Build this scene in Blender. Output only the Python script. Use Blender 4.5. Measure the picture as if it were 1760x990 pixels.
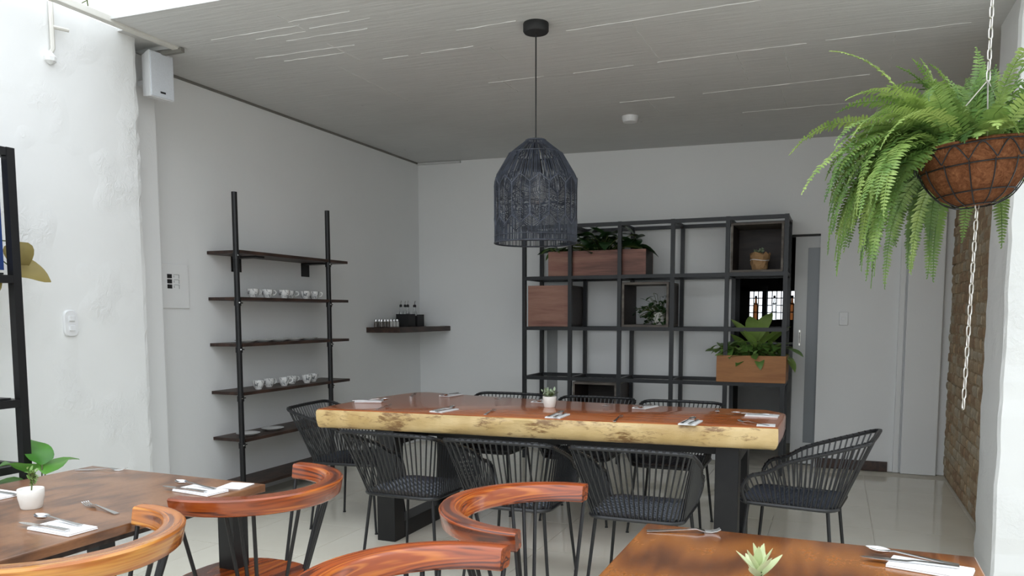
import bpy, bmesh, math, random
from mathutils import Vector, Matrix, Euler
import numpy as np
PI = math.pi
R_ = math.radians
scene = bpy.context.scene
for o in list(bpy.data.objects):
    bpy.data.objects.remove(o)
C = scene.collection

# ------------------------------------------------------------------ camera
def cam_axes(p, yaw, roll):
    cp, sp, cy, sy = math.cos(p), math.sin(p), math.cos(yaw), math.sin(yaw)
    f = Vector((-sy*cp, cy*cp, -sp)); r = Vector((cy, sy, 0)); d = f.cross(r)
    r2 = math.cos(roll)*r + math.sin(roll)*d
    d2 = -math.sin(roll)*r + math.cos(roll)*d
    return r2, d2, f
r2, d2, fw = cam_axes(R_(5.0527), R_(22.3247), R_(0.0845))
cd = bpy.data.cameras.new('camera'); cam = bpy.data.objects.new('camera', cd); C.objects.link(cam)
cam.matrix_world = Matrix(((r2.x, -d2.x, -fw.x, 0), (r2.y, -d2.y, -fw.y, 0), (r2.z, -d2.z, -fw.z, 1.35), (0, 0, 0, 1)))
cd.sensor_fit = 'HORIZONTAL'; cd.sensor_width = 36; cd.lens = 36*1350/1760
cd.shift_y = 165/1760
cd.clip_start = 0.02
scene.camera = cam

# ------------------------------------------------------------------ sky, exposure
w = bpy.data.worlds.new('overcast_sky'); scene.world = w; w.use_nodes = True
SKY = 2.6
bg = w.node_tree.nodes['Background']
bg.inputs[0].default_value = (0.89, 0.945, 1.0, 1); bg.inputs[1].default_value = 1.9
# overcast sky: three times brighter at the zenith than at the horizon
_nt = w.node_tree
_tc = _nt.nodes.new('ShaderNodeTexCoord'); _sx = _nt.nodes.new('ShaderNodeSeparateXYZ'); _mr = _nt.nodes.new('ShaderNodeMapRange')
_nt.links.new(_tc.outputs['Generated'], _sx.inputs[0]); _nt.links.new(_sx.outputs['Z'], _mr.inputs['Value'])
_mr.inputs['From Min'].default_value = 0; _mr.inputs['From Max'].default_value = 1
_mr.inputs['To Min'].default_value = SKY*.8; _mr.inputs['To Max'].default_value = SKY
_nt.links.new(_mr.outputs[0], bg.inputs[1])
vs = scene.view_settings
vs.view_transform = 'Standard'; vs.look = 'None'; vs.gamma = 1; vs.use_curve_mapping = False
vs.exposure = 0.2

# ------------------------------------------------------------------ materials
def S(r, g, b):
    def f(c):
        c /= 255
        return c/12.92 if c <= .04045 else ((c+.055)/1.055)**2.4
    return (f(r), f(g), f(b), 1)

def base_mat(name, col, rough=.5, metal=0, coat=0, spec=.5):
    m = bpy.data.materials.new(name); m.use_nodes = True
    b = m.node_tree.nodes['Principled BSDF']
    b.inputs['Base Color'].default_value = col; b.inputs['Roughness'].default_value = rough
    b.inputs['Metallic'].default_value = metal; b.inputs['Specular IOR Level'].default_value = spec
    if coat:
        b.inputs['Coat Weight'].default_value = coat; b.inputs['Coat Roughness'].default_value = .08
    return m, m.node_tree.nodes, m.node_tree.links, b

def coords(n, l, scale=(1, 1, 1), rot=(0, 0, 0), kind='Object'):
    t = n.new('ShaderNodeTexCoord'); mp = n.new('ShaderNodeMapping')
    mp.inputs['Scale'].default_value = scale; mp.inputs['Rotation'].default_value = rot
    l.new(t.outputs[kind], mp.inputs[0]); return mp.outputs[0]

def noise(n, l, vec, scale, detail=4, rough=.55, dist=0):
    t = n.new('ShaderNodeTexNoise'); t.inputs['Scale'].default_value = scale
    t.inputs['Detail'].default_value = detail; t.inputs['Roughness'].default_value = rough
    t.inputs['Distortion'].default_value = dist
    l.new(vec, t.inputs['Vector']); return t.outputs['Fac']

def ramp(n, l, fac, stops):
    r = n.new('ShaderNodeValToRGB'); e = r.color_ramp.elements
    while len(e) < len(stops): e.new(.5)
    for i, (p, c) in enumerate(stops):
        e[i].position = p; e[i].color = c
    l.new(fac, r.inputs[0]); return r.outputs[0]

def bump(n, l, b, height, strength=.3, dist=.01):
    bp = n.new('ShaderNodeBump'); bp.inputs['Strength'].default_value = strength; bp.inputs['Distance'].default_value = dist
    l.new(height, bp.inputs['Height']); l.new(bp.outputs[0], b.inputs['Normal']); return bp

def mul(c, k): return (c[0]*k, c[1]*k, c[2]*k, 1)

def plain(name, col, rough=.5, metal=0, coat=0, var=.12, scale=8, bstr=0, bscale=60, spec=.5):
    m, n, l, b = base_mat(name, col, rough, metal, coat, spec)
    v = coords(n, l)
    f = noise(n, l, v, scale)
    l.new(ramp(n, l, f, [(.3, mul(col, 1-var)), (.7, mul(col, 1+var))]), b.inputs['Base Color'])
    if bstr:
        bump(n, l, b, noise(n, l, v, bscale, 5), bstr, .004)
    return m

def plaster(name, col, lump=.5, var=.03):
    m, n, l, b = base_mat(name, col, .75, spec=.25)
    v = coords(n, l)
    f = noise(n, l, v, 1.3, 5)
    l.new(ramp(n, l, f, [(.3, mul(col, 1-var)), (.7, mul(col, 1+var*.5))]), b.inputs['Base Color'])
    big = noise(n, l, v, 2.2, 3, .5, .5); fine = noise(n, l, v, 22, 6, .62, .9)
    pat = noise(n, l, v, 2.1, 2)
    pr = ramp(n, l, pat, [(.5, (0, 0, 0, 1)), (.66, (1, 1, 1, 1))])
    mm = n.new('ShaderNodeMath'); mm.operation = 'MULTIPLY'; l.new(fine, mm.inputs[0]); l.new(pr, mm.inputs[1])
    ad = n.new('ShaderNodeMath'); ad.operation = 'MULTIPLY_ADD'; l.new(big, ad.inputs[0]); ad.inputs[1].default_value = .45; l.new(mm.outputs[0], ad.inputs[2])
    bump(n, l, b, ad.outputs[0], lump, .025)
    return m

def wood(name, cols, scale=(1, 9, 9), nscale=2.0, rough=.35, coat=0, dist=1.2, bstr=.05, rot=(0, 0, 0), band=1.0, spec=.5, wdist=7):
    """cols dark, mid, light; grain runs along local X before rot"""
    m, n, l, b = base_mat(name, cols[1], rough, 0, coat, spec)
    v = coords(n, l, scale, rot)
    f1 = noise(n, l, v, nscale, 3, .5, dist)
    wv = n.new('ShaderNodeTexWave'); wv.wave_type = 'BANDS'; wv.bands_direction = 'Y'; wv.inputs['Scale'].default_value = .9*band
    wv.inputs['Distortion'].default_value = wdist; wv.inputs['Detail'].default_value = 3; wv.inputs['Detail Scale'].default_value = 1.4
    l.new(v, wv.inputs['Vector'])
    mx = n.new('ShaderNodeMix'); mx.data_type = 'FLOAT'; mx.inputs[0].default_value = .45
    l.new(f1, mx.inputs[2]); l.new(wv.outputs['Fac'], mx.inputs[3])
    c = ramp(n, l, mx.outputs[0], [(.15, cols[0]), (.42, cols[1]), (.8, cols[2])])
    v2 = coords(n, l, (scale[0]*2, scale[1]*8, scale[2]*8), rot)
    f2 = noise(n, l, v2, 6, 4)
    c2 = ramp(n, l, f2, [(.35, (.72, .72, .72, 1)), (.6, (1, 1, 1, 1))])
    mm = n.new('ShaderNodeMix'); mm.data_type = 'RGBA'; mm.blend_type = 'MULTIPLY'; mm.inputs[0].default_value = .6
    l.new(c, mm.inputs[6]); l.new(c2, mm.inputs[7]); l.new(mm.outputs[2], b.inputs['Base Color'])
    if bstr: bump(n, l, b, f2, bstr, .003)
    return m

M = {}
M['wall'] = plaster('white_wall_paint', S(233, 234, 234), .12, .02)
M['rough_wall'] = plaster('rough_white_plaster', S(232, 233, 232), .55, .03)
M['gray_strip'] = plain('grey_matte', S(150, 152, 152), .7, var=.03)
M['black_metal'] = plain('black_powder_coat', S(21, 21, 23), .42, var=.15, scale=20, spec=.4)
M['bookcase_metal'] = plain('charcoal_powder_coat', S(35, 37, 40), .42, var=.12, scale=20, spec=.4)
M['black_matte'] = plain('black_matte_plastic', S(26, 26, 27), .6, var=.1)
M['cord'] = plain('black_plastic_cord', S(24, 25, 28), .36, var=.2, scale=40)
M['seat_cord'] = plain('sky_sheen_seat_cord', S(52, 57, 66), .32, var=.2, scale=40)  # black cord with the sky's sheen put into its grey-blue colour
M['white_plastic'] = plain('white_plastic', S(228, 229, 230), .35, var=.02)
M['white_paint'] = plain('white_door_paint', S(205, 206, 206), .45, var=.02)
M['ceramic'] = plain('white_ceramic', S(228, 228, 226), .18, var=.02)
M['pot_white'] = plain('white_textured_pot', S(230, 228, 222), .6, var=.03, bstr=.4, bscale=50)
M['steel'] = plain('stainless_steel', (.62, .62, .62, 1), .18, 1, var=.06)
M['chain'] = plain('galvanised_steel', (.62, .60, .56, 1), .35, 1, var=.15)
M['napkin'] = plain('white_paper_napkin', S(238, 238, 238), .85, var=.02)
M['soil'] = plain('dark_soil', S(48, 36, 28), .95, var=.4, scale=60, bstr=.8, bscale=90)
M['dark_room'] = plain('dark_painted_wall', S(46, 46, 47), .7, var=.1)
M['conduit'] = plain('cream_painted_conduit', S(214, 212, 205), .5, var=.05)
M['grout'] = plain('pale_grout', S(212, 207, 194), .8)
M['ceil_trim'] = plain('grey_ceiling_bead', S(120, 118, 112), .7)
M['shelf_wood'] = wood('dark_brown_shelf_wood', [S(40, 27, 22), S(58, 40, 32), S(74, 52, 42)], (14, 1.2, 14), 2, .45, rot=(0, 0, 0))
M['walnut'] = wood('reddish_walnut', [S(96, 60, 50), S(140, 94, 80), S(166, 122, 104)], (1.2, 12, 12), 2.4, .5, wdist=4)
M['orange_box'] = wood('orange_brown_box', [S(116, 70, 34), S(150, 94, 46), S(174, 116, 62)], (1.4, 11, 11), 1.5, .5, wdist=4)
M['dark_box'] = wood('dark_box_wood', [S(30, 23, 21), S(46, 36, 33), S(60, 48, 44)], (2, 9, 9), 2, .55)
M['grey_box'] = wood('weathered_box_wood', [S(70, 62, 56), S(98, 90, 82), S(120, 112, 104)], (2, 9, 9), 2, .6)
def rail_wood(name, cols, seed):
    """flowing figure that follows the bent rail: uses the mesh's own grain coordinates (length, depth, height)"""
    m, n, l, b = base_mat(name, cols[1], .26, 0, .35)
    at = n.new('ShaderNodeAttribute'); at.attribute_name = 'grain'
    def mapped(scale, rot):
        mp = n.new('ShaderNodeMapping'); mp.inputs['Scale'].default_value = scale; mp.inputs['Rotation'].default_value = rot
        mp.inputs['Location'].default_value = (seed, seed*.7, seed*.3)
        l.new(at.outputs['Vector'], mp.inputs[0]); return mp.outputs[0]
    v = mapped((1.5, 22, 26), (.5, .30, .34))
    f1 = noise(n, l, v, 1.0, 2, .45, .5)
    sn = n.new('ShaderNodeMath'); sn.operation = 'SINE'; ml = n.new('ShaderNodeMath'); ml.operation = 'MULTIPLY'; ml.inputs[1].default_value = 46
    l.new(f1, ml.inputs[0]); l.new(ml.outputs[0], sn.inputs[0])
    ma = n.new('ShaderNodeMath'); ma.operation = 'MULTIPLY_ADD'; ma.inputs[1].default_value = .16; l.new(sn.outputs[0], ma.inputs[0]); l.new(f1, ma.inputs[2])
    c = ramp(n, l, ma.outputs[0], [(.26, cols[0]), (.42, cols[1]), (.58, mul(cols[1], 1.12)), (.74, cols[2])])
    f2 = noise(n, l, mapped((8, 190, 190), (.35, .18, .22)), 1.0, 3)
    c2 = ramp(n, l, f2, [(.35, (.74, .74, .74, 1)), (.6, (1, 1, 1, 1))])
    mm = n.new('ShaderNodeMix'); mm.data_type = 'RGBA'; mm.blend_type = 'MULTIPLY'; mm.inputs[0].default_value = .6
    l.new(c, mm.inputs[6]); l.new(c2, mm.inputs[7]); l.new(mm.outputs[2], b.inputs['Base Color'])
    return m
M['chair_wood'] = rail_wood('polished_orange_wood', [S(84, 32, 11), S(146, 66, 22), S(184, 102, 38)], 1.3)
M['chair_wood_gold'] = rail_wood('polished_golden_wood', [S(110, 54, 18), S(168, 98, 36), S(200, 138, 62)], 4.1)
M['table_wood'] = wood('brown_table_wood', [S(84, 54, 34), S(120, 80, 52), S(140, 98, 66)], (7, 1.3, 9), 2.4, .32, .25, 1.2, .06)
M['table_wood_orange'] = wood('orange_table_wood', [S(72, 36, 12), S(116, 64, 21), S(150, 90, 33)], (9, 1.1, 9), 2.0, .22, .4, 1.0, .15, wdist=3)
M['slab_top'] = wood('polished_red_slab_wood', [S(128, 58, 24), S(184, 98, 50), S(204, 126, 72)], (.8, 8, 8), 1.7, .24, .45, 1.0, .015, spec=.35, wdist=3)
M['kraft'] = plain('kraft_paper', S(168, 132, 92), .8, var=.12, bstr=.5, bscale=25)
M['bulb_glass'], _n, _l, _b = base_mat('clear_bulb_glass', (1, 1, 1, 1), .02)
_b.inputs['Transmission Weight'].default_value = .85; _b.inputs['IOR'].default_value = 1.3
M['glass'], _n, _l, _b = base_mat('clear_bottle_glass', (.86, .88, .88, 1), .05)
_b.inputs['Transmission Weight'].default_value = .8
M['door_glass'], _n, _l, _b = base_mat('frosted_door_glass', S(120, 124, 128), .3)
M['screen'], _n, _l, _b = base_mat('dark_blue_glass', S(40, 60, 110), .08)

def live_edge():
    m, n, l, b = base_mat('pale_live_edge', S(214, 180, 112), .38, 0, .35)
    v = coords(n, l)
    f = noise(n, l, v, 3.0, 4, .55, .5)
    c = ramp(n, l, f, [(.3, S(192, 158, 100)), (.55, S(216, 186, 130)), (.8, S(230, 206, 156))])
    v2 = coords(n, l, (9, 9, 5), (0, R_(50), 0))
    f2 = noise(n, l, coords(n, l, (9, 6, 34), (0, R_(52), 0)), 1.5, 6, .72, .5)
    f3 = noise(n, l, coords(n, l, (1.6, 1, 3)), 2.2, 2)
    ml = n.new('ShaderNodeMath'); ml.operation = 'MULTIPLY'; l.new(f2, ml.inputs[0]); l.new(f3, ml.inputs[1])
    d = ramp(n, l, ml.outputs[0], [(.25, (0, 0, 0, 1)), (.33, (.85, .85, .85, 1))])
    mx = n.new('ShaderNodeMix'); mx.data_type = 'RGBA'; l.new(d, mx.inputs[0]); l.new(c, mx.inputs[6]); mx.inputs[7].default_value = S(120, 80, 38)
    l.new(mx.outputs[2], b.inputs['Base Color']); bump(n, l, b, f2, .35, .01)
    return m
M['live_edge'] = live_edge()

def concrete():
    m, n, l, b = base_mat('painted_board_concrete', S(208, 209, 208), .8, spec=.2)
    v = coords(n, l)
    f = noise(n, l, v, 1.1, 6, .6)
    streak = noise(n, l, coords(n, l, (1.2, 16, 1)), 2.4, 4, .6, .4)
    mx = n.new('ShaderNodeMix'); mx.data_type = 'FLOAT'; mx.inputs[0].default_value = .4; l.new(f, mx.inputs[2]); l.new(streak, mx.inputs[3])
    c = ramp(n, l, mx.outputs[0], [(.3, S(200, 201, 200)), (.55, S(209, 210, 209)), (.75, S(217, 218, 217))])
    pits = noise(n, l, v, 13, 2); pr = ramp(n, l, pits, [(.2, (.6, .6, .6, 1)), (.25, (1, 1, 1, 1))])
    mm = n.new('ShaderNodeMix'); mm.data_type = 'RGBA'; mm.blend_type = 'MULTIPLY'; mm.inputs[0].default_value = .8
    l.new(c, mm.inputs[6]); l.new(pr, mm.inputs[7]); l.new(mm.outputs[2], b.inputs['Base Color'])
    bump(n, l, b, streak, .25, .012)
    return m
M['concrete'] = concrete()
M['seam'] = plain('concrete_seam', S(228, 229, 228), .8, var=.1, scale=14)

def tile_mat():
    m, n, l, b = base_mat('polished_cream_tile', S(232, 227, 212), .07)
    v = coords(n, l)
    l.new(ramp(n, l, noise(n, l, v, 2.5, 5), [(.3, S(227, 222, 207)), (.7, S(235, 231, 217))]), b.inputs['Base Color'])
    return m
M['tile'] = tile_mat()

def brick_mat(name, a, c_, d):
    m, n, l, b = base_mat(name, a, .9, spec=.15)
    v = coords(n, l); f = noise(n, l, v, 9, 6, .65, .5)
    l.new(ramp(n, l, f, [(.3, a), (.5, c_), (.7, d)]), b.inputs['Base Color']); bump(n, l, b, noise(n, l, v, 40, 6, .7), .8, .01)
    return m
M['brick'] = [brick_mat('old_brick_tan', S(150, 128, 104), S(178, 156, 128), S(198, 180, 154)), brick_mat('old_brick_brown', S(132, 106, 84), S(164, 138, 112), S(186, 164, 138)), brick_mat('old_brick_grey', S(148, 134, 114), S(180, 166, 144), S(206, 194, 174))]
M['mortar'] = brick_mat('earth_mortar', S(140, 120, 96), S(174, 154, 126), S(198, 182, 156))

def coir():
    m, n, l, b = base_mat('brown_coir', S(118, 72, 46), .95, spec=.1)
    v = coords(n, l); f = noise(n, l, v, 45, 8, .75, 1.5)
    l.new(ramp(n, l, f, [(.3, S(84, 48, 30)), (.5, S(126, 80, 52)), (.7, S(160, 110, 76))]), b.inputs['Base Color']); bump(n, l, b, f, 1, .012)
    return m
M['coir'] = coir()

def leaf_mat(name, a, c_, d, rough=.38, trans=.25, scale=5):
    m, n, l, b = base_mat(name, c_, rough)
    v = coords(n, l); f = noise(n, l, v, scale, 3)
    oi = n.new('ShaderNodeObjectInfo'); ad = n.new('ShaderNodeMath'); ad.operation = 'MULTIPLY_ADD'
    l.new(oi.outputs['Random'], ad.inputs[0]); ad.inputs[1].default_value = .35; l.new(f, ad.inputs[2])
    l.new(ramp(n, l, ad.outputs[0], [(.35, a), (.65, c_), (.95, d)]), b.inputs['Base Color'])
    tr = n.new('ShaderNodeBsdfTranslucent'); tr.inputs[0].default_value = d
    mx = n.new('ShaderNodeMixShader'); mx.inputs[0].default_value = trans
    out = n['Material Output']; l.new(b.outputs[0], mx.inputs[1]); l.new(tr.outputs[0], mx.inputs[2]); l.new(mx.outputs[0], out.inputs[0])
    return m
M['fern'] = leaf_mat('fern_green', S(56, 86, 42), S(94, 128, 60), S(166, 188, 104), .45, .2, 7)
M['dark_leaf'] = leaf_mat('dark_green_leaf', S(26, 48, 26), S(42, 74, 38), S(72, 108, 56), .28, .12)
M['mid_leaf'] = leaf_mat('mid_green_leaf', S(70, 108, 48), S(118, 160, 80), S(190, 214, 140), .32, .2)
M['big_leaf'] = leaf_mat('pale_green_broad_leaf', S(110, 146, 62), S(150, 182, 92), S(190, 212, 136), .3, .25)
M['fiddle_leaf'] = leaf_mat('bright_green_leaf', S(52, 110, 38), S(86, 150, 58), S(140, 190, 92), .3, .25)
M['olive_leaf'] = leaf_mat('olive_brown_leaf', S(98, 84, 42), S(138, 122, 66), S(170, 156, 92), .5, .3)
M['succulent'] = leaf_mat('grey_green_succulent', S(140, 158, 128), S(172, 188, 158), S(200, 212, 180), .5, .15)
M['pale_succulent'] = leaf_mat('pale_green_succulent', S(176, 190, 140), S(200, 212, 166), S(220, 228, 190), .4, .2)
M['stem'] = plain('green_stem', S(84, 96, 48), .6)

def cup_mat():
    m, n, l, b = base_mat('white_cup_with_grey_leaf_print', S(226, 226, 224), .18)
    f = noise(n, l, coords(n, l, (16, 16, 9), (.3, .7, .2)), 1.6, 2, .5, 1.2)
    l.new(ramp(n, l, f, [(.36, S(120, 122, 124)), (.42, S(226, 226, 224)), (.6, S(228, 228, 226)), (.66, S(140, 142, 144))]), b.inputs['Base Color'])
    return m
M['cup'] = cup_mat()
M['wicker_edge'] = plain('grey_blue_wicker_binding', S(62, 66, 76), .5, var=.4, scale=30)
M['wicker'] = plain('blue_black_wicker', S(50, 54, 63), .5, var=.5, scale=30, spec=.4)

# ------------------------------------------------------------------ mesh builder
class MB:
    def __init__(s): s.v = []; s.f = []; s.mi = []; s.grain = None
    def add(s, vs, fs, mi=0):
        o = len(s.v); s.v += [tuple(x) for x in vs]; s.f += [tuple(i+o for i in f) for f in fs]; s.mi += [mi]*len(fs); return s
    def box(s, x0, x1, y0, y1, z0, z1, mi=0):
        return s.add([(x0, y0, z0), (x1, y0, z0), (x1, y1, z0), (x0, y1, z0), (x0, y0, z1), (x1, y0, z1), (x1, y1, z1), (x0, y1, z1)],
                     [(0, 3, 2, 1), (4, 5, 6, 7), (0, 1, 5, 4), (1, 2, 6, 5), (2, 3, 7, 6), (3, 0, 4, 7)], mi)
    def bar(s, a, b, w, h=None, mi=0):
        h = h or w; a = Vector(a); b = Vector(b); t = (b-a).normalized()
        up = Vector((0, 0, 1)) if abs(t.z) < .9 else Vector((0, 1, 0))
        x = t.cross(up).normalized()*(w/2); y = x.cross(t).normalized()*(h/2)
        vs = [p+q for p in (a, b) for q in (-x-y, x-y, x+y, -x+y)]
        return s.add(vs, [(3, 2, 1, 0), (4, 5, 6, 7), (0, 1, 5, 4), (1, 2, 6, 5), (2, 3, 7, 6), (3, 0, 4, 7)], mi)
    def tube(s, pts, r, n=6, closed=False, mi=0, cap=True):
        P = [Vector(p) for p in pts]; N = len(P)
        rr = r if isinstance(r, (list, tuple)) else [r]*N
        T = []
        for i in range(N):
            if closed: t = P[(i+1) % N]-P[i-1]
            else: t = P[min(i+1, N-1)]-P[max(i-1, 0)]
            T.append(t.normalized())
        u = Vector((0, 0, 1)) if abs(T[0].z) < .9 else Vector((1, 0, 0))
        u = (u-T[0]*u.dot(T[0])).normalized(); vs = []
        for i in range(N):
            u = (u-T[i]*u.dot(T[i])); u = u.normalized() if u.length > 1e-6 else T[i].orthogonal().normalized()
            w_ = T[i].cross(u)
            for k in range(n):
                a = 2*PI*k/n; vs.append(P[i]+(u*math.cos(a)+w_*math.sin(a))*rr[i])
        fs = []
        for i in range(N if closed else N-1):
            j = (i+1) % N
            for k in range(n):
                fs.append((i*n+k, i*n+(k+1) % n, j*n+(k+1) % n, j*n+k))
        if not closed and cap:
            fs.append(tuple(range(n))[::-1]); fs.append(tuple((N-1)*n+k for k in range(n)))
        return s.add(vs, fs, mi)
    def lathe(s, prof, n=20, c=(0, 0, 0), mi=0):
        vs = []; fs = []
        for (r, z) in prof:
            for k in range(n):
                a = 2*PI*k/n; vs.append((c[0]+r*math.cos(a), c[1]+r*math.sin(a), c[2]+z))
        for i in range(len(prof)-1):
            for k in range(n):
                fs.append((i*n+k, i*n+(k+1) % n, (i+1)*n+(k+1) % n, (i+1)*n+k))
        if prof[0][0] > 1e-5: fs.append(tuple(range(n))[::-1])
        if prof[-1][0] > 1e-5: fs.append(tuple((len(prof)-1)*n+k for k in range(n)))
        return s.add(vs, fs, mi)
    def rings(s, rings, mi=0, closed=True, cap=True):
        n = len(rings[0]); vs = [p for r in rings for p in r]; fs = []
        for i in range(len(rings)-1):
            for k in range(n if closed else n-1):
                fs.append((i*n+k, i*n+(k+1) % n, (i+1)*n+(k+1) % n, (i+1)*n+k))
        if cap:
            fs.append(tuple(range(n))[::-1]); fs.append(tuple((len(rings)-1)*n+k for k in range(n)))
        return s.add(vs, fs, mi)
    def mesh(s, name, mats, smooth=False, bevel=0, seg=2):
        me = bpy.data.meshes.new(name); me.from_pydata(s.v, [], s.f)
        for m in (mats if isinstance(mats, (list, tuple)) else [mats]): me.materials.append(m)
        me.polygons.foreach_set('material_index', s.mi)
        if s.grain:
            at = me.attributes.new('grain', 'FLOAT_VECTOR', 'POINT'); at.data.foreach_set('vector', [c for g in s.grain for c in g])
        bm = bmesh.new(); bm.from_mesh(me)
        bmesh.ops.recalc_face_normals(bm, faces=bm.faces)
        if bevel:
            bmesh.ops.bevel(bm, geom=bm.edges[:], offset=bevel, segments=seg, affect='EDGES', profile=.6)
        bm.to_mesh(me); bm.free()
        if smooth:
            me.polygons.foreach_set('use_smooth', [True]*len(me.polygons))
            try: me.set_sharp_from_angle(angle=R_(42))
            except Exception: pass
        me.update(); return me
    def build(s, name, mats, parent=None, loc=(0, 0, 0), rot=(0, 0, 0), smooth=False, bevel=0, seg=2):
        return link(name, s.mesh(name, mats, smooth, bevel, seg), parent, loc, rot)

def link(name, data, parent=None, loc=(0, 0, 0), rot=(0, 0, 0)):
    o = bpy.data.objects.new(name, data); C.objects.link(o)
    o.location = loc; o.rotation_euler = rot
    if parent: o.parent = parent
    return o
def tag(o, label=None, cat=None, group=None, kind=None):
    if label: o['label'] = label
    if cat: o['category'] = cat
    if group: o['group'] = group
    if kind: o['kind'] = kind
    return o
def thing(name, label, cat, loc=(0, 0, 0), rz=0, group=None):
    return tag(link(name, None, None, loc, (0, 0, rz)), label, cat, group)
def copy_tree(o, parent=None):
    c = o.copy(); C.objects.link(c)
    if parent: c.parent = parent
    for ch in list(o.children): copy_tree(ch, c)
    return c
def struct(o): o['kind'] = 'structure'; return o
def catmull(pts, n=8, closed=False):
    P = [Vector(p) for p in pts]; out = []; N = len(P)
    for i in range(N if closed else N-1):
        if closed: a, b, c, d = P[i-1], P[i], P[(i+1) % N], P[(i+2) % N]
        else: a, b, c, d = P[max(i-1, 0)], P[i], P[i+1], P[min(i+2, N-1)]
        for k in range(n):
            t = k/n
            out.append(.5*((2*b)+(c-a)*t+(2*a-5*b+4*c-d)*t*t+(3*b-3*c+d-a)*t**3))
    if not closed: out.append(P[-1])
    return out
def resample(pts, n):
    P = [Vector(p) for p in pts]; L = [0]
    for i in range(1, len(P)): L.append(L[-1]+(P[i]-P[i-1]).length)
    out = []; j = 0
    for k in range(n):
        t = L[-1]*k/(n-1)
        while j < len(P)-2 and L[j+1] < t: j += 1
        q = (t-L[j])/max(L[j+1]-L[j], 1e-9); out.append(P[j].lerp(P[j+1], min(max(q, 0), 1)))
    return out
rnd = random.Random(7)

# ================================================================== SETTING
XL, YB, XR = -4.094, 7.389, 0.87
def ceil_z(x): return 2.928-0.0172*(x-XL)
SLAB_Y = 3.2
# floor
fl = struct(MB().box(-4.6, 3.0, -8.0, 11.2, -.12, -.004).build('floor', M['grout']))
T = .60
tm = MB().box(.0015, T-.0015, .0015, T-.0015, -.004, 0).mesh('tile', M['tile'])
for i in range(-8, 2):
    for j in range(-1, 10):
        x = .258+i*T; y = .10+(j+1)*T+.45
        if x+T > .258+1*T+.31 or y > YB: continue
        dep = -x*math.sin(-.3896)  # keep only tiles in front of the camera
        link('tile', tm, fl, (x, y, 0))
# ceiling slab (slightly sloping), seams left by the formwork
mb = MB()
_out = [(-3.62, SLAB_Y), (1.2, SLAB_Y), (1.2, 7.7), (-4.7, 7.7), (-4.7, 3.68), (-3.62, 3.68)]
mb.rings([[(x, y, ceil_z(x)) for x, y in _out], [(x, y, ceil_z(x)+.22) for x, y in _out]])
ce = struct(mb.build('ceiling', M['concrete']))
def ridge(a, b, wd, h=.004):
    q = MB(); n = max(3, int((Vector(b)-Vector(a)).length/.05)); pts = []
    A = Vector((a[0], a[1], 0)); B = Vector((b[0], b[1], 0)); side = (B-A).normalized().cross(Vector((0, 0, 1)))
    vs = []; fs = []
    for i in range(n+1):
        p = A.lerp(B, i/n)+side*rnd.uniform(-.004, .004); k = wd*rnd.uniform(.25, 1)*(0.15 if i in (0, n) else 1); z = ceil_z(p.x)
        for q_, zz in ((-1, .001), (0, -h*rnd.uniform(.4, 1)), (1, .001)):
            v = p+side*q_*k; vs.append((v.x, v.y, z+zz))
    for i in range(n):
        for k in (0, 1): fs.append((i*3+k, i*3+k+1, i*3+k+4, i*3+k+3))
    q.add(vs, fs); return q.build('seam', M['seam'], ce)
for (a, b, wd) in [((-3.35, 3.64), (-2.72, 3.62), .006), ((-3.34, 4.0), (-2.62, 3.99), .006), ((-2.75, 3.56), (-2.35, 3.54), .006), ((-2.7, 3.68), (-2.3, 3.66), .004), ((-2.95, 3.8), (-2.4, 3.79), .003), ((-2.33, 4.26), (-1.98, 4.245), .007), ((-2.6, 4.27), (-2.42, 4.265), .004),
                   ((-1.96, 3.985), (-1.6, 3.96), .006), ((-1.4, 4.19), (-.3, 4.10), .006), ((-1.05, 4.885), (-.2, 4.83), .009), ((-1.6, 4.93), (-1.2, 4.9), .003), ((-.9, 5.68), (.15, 5.575), .008), ((-1.5, 5.72), (-1.1, 5.7), .003), ((-2.2, 4.95), (-1.8, 4.93), .005), ((-.7, 6.3), (.3, 6.25), .003), ((-.1, 4.82), (.6, 4.78), .006), ((-3.1, 3.72), (-2.75, 3.71), .003),
                   ((-3.2, 4.1), (-2.75, 4.09), .003), ((-1.5, 3.5), (-.9, 3.47), .005), ((-.6, 3.6), (.3, 3.55), .005)]:
    ridge(a, b, wd)
for (x, ya, yb) in [(-1.04, 4.2, 4.85), (-.585, 4.9, 5.44), (-.325, 4.87, 5.52), (-2.745, 3.47, 3.71), (-2.755, 3.91, 4.26), (-2.95, 4.3, 5.17), (-.39, 5.74, 6.23), (-1.9, 4.3, 4.55), (-2.1, 4.95, 5.2), (.25, 4.85, 5.5), (-1.3, 5.75, 6.1)]:
    ridge((x, ya), (x+.01, yb), .003, .003)['label'] = 'fine cross seam'
# back wall with doorway, as four slabs of one wall
DX0, DX1, DZ = -.87, -.14, 2.045
mb = MB(); t = .16; zt = 3.1
mb.box(XL-.4, DX0, YB, YB+t, 0, zt).box(DX1, 1.5, YB, YB+t, 0, zt).box(DX0, DX1, YB, YB+t, DZ, zt)
wb = struct(mb.build('wall_back', M['wall']))
MB().box(-2.655, -2.545, YB-.006, YB, 0, 1.62).build('grey_upright_strip', M['gray_strip'], wb)  # thin grey upright strip laid on the back wall
struct(MB().box(.49, .535, YB-.035, YB+.01, 0, 2.87).build('trim_1', M['wall'], bevel=.008))
struct(MB().box(.548, .815, YB-.055, YB+.01, 0, 2.86).build('trim_2', M['wall'], bevel=.006))
struct(MB().box(DX1+.01, .45, YB-.018, YB, 0, .085).build('baseboard_back', M['shelf_wood'], bevel=.003))
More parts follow.
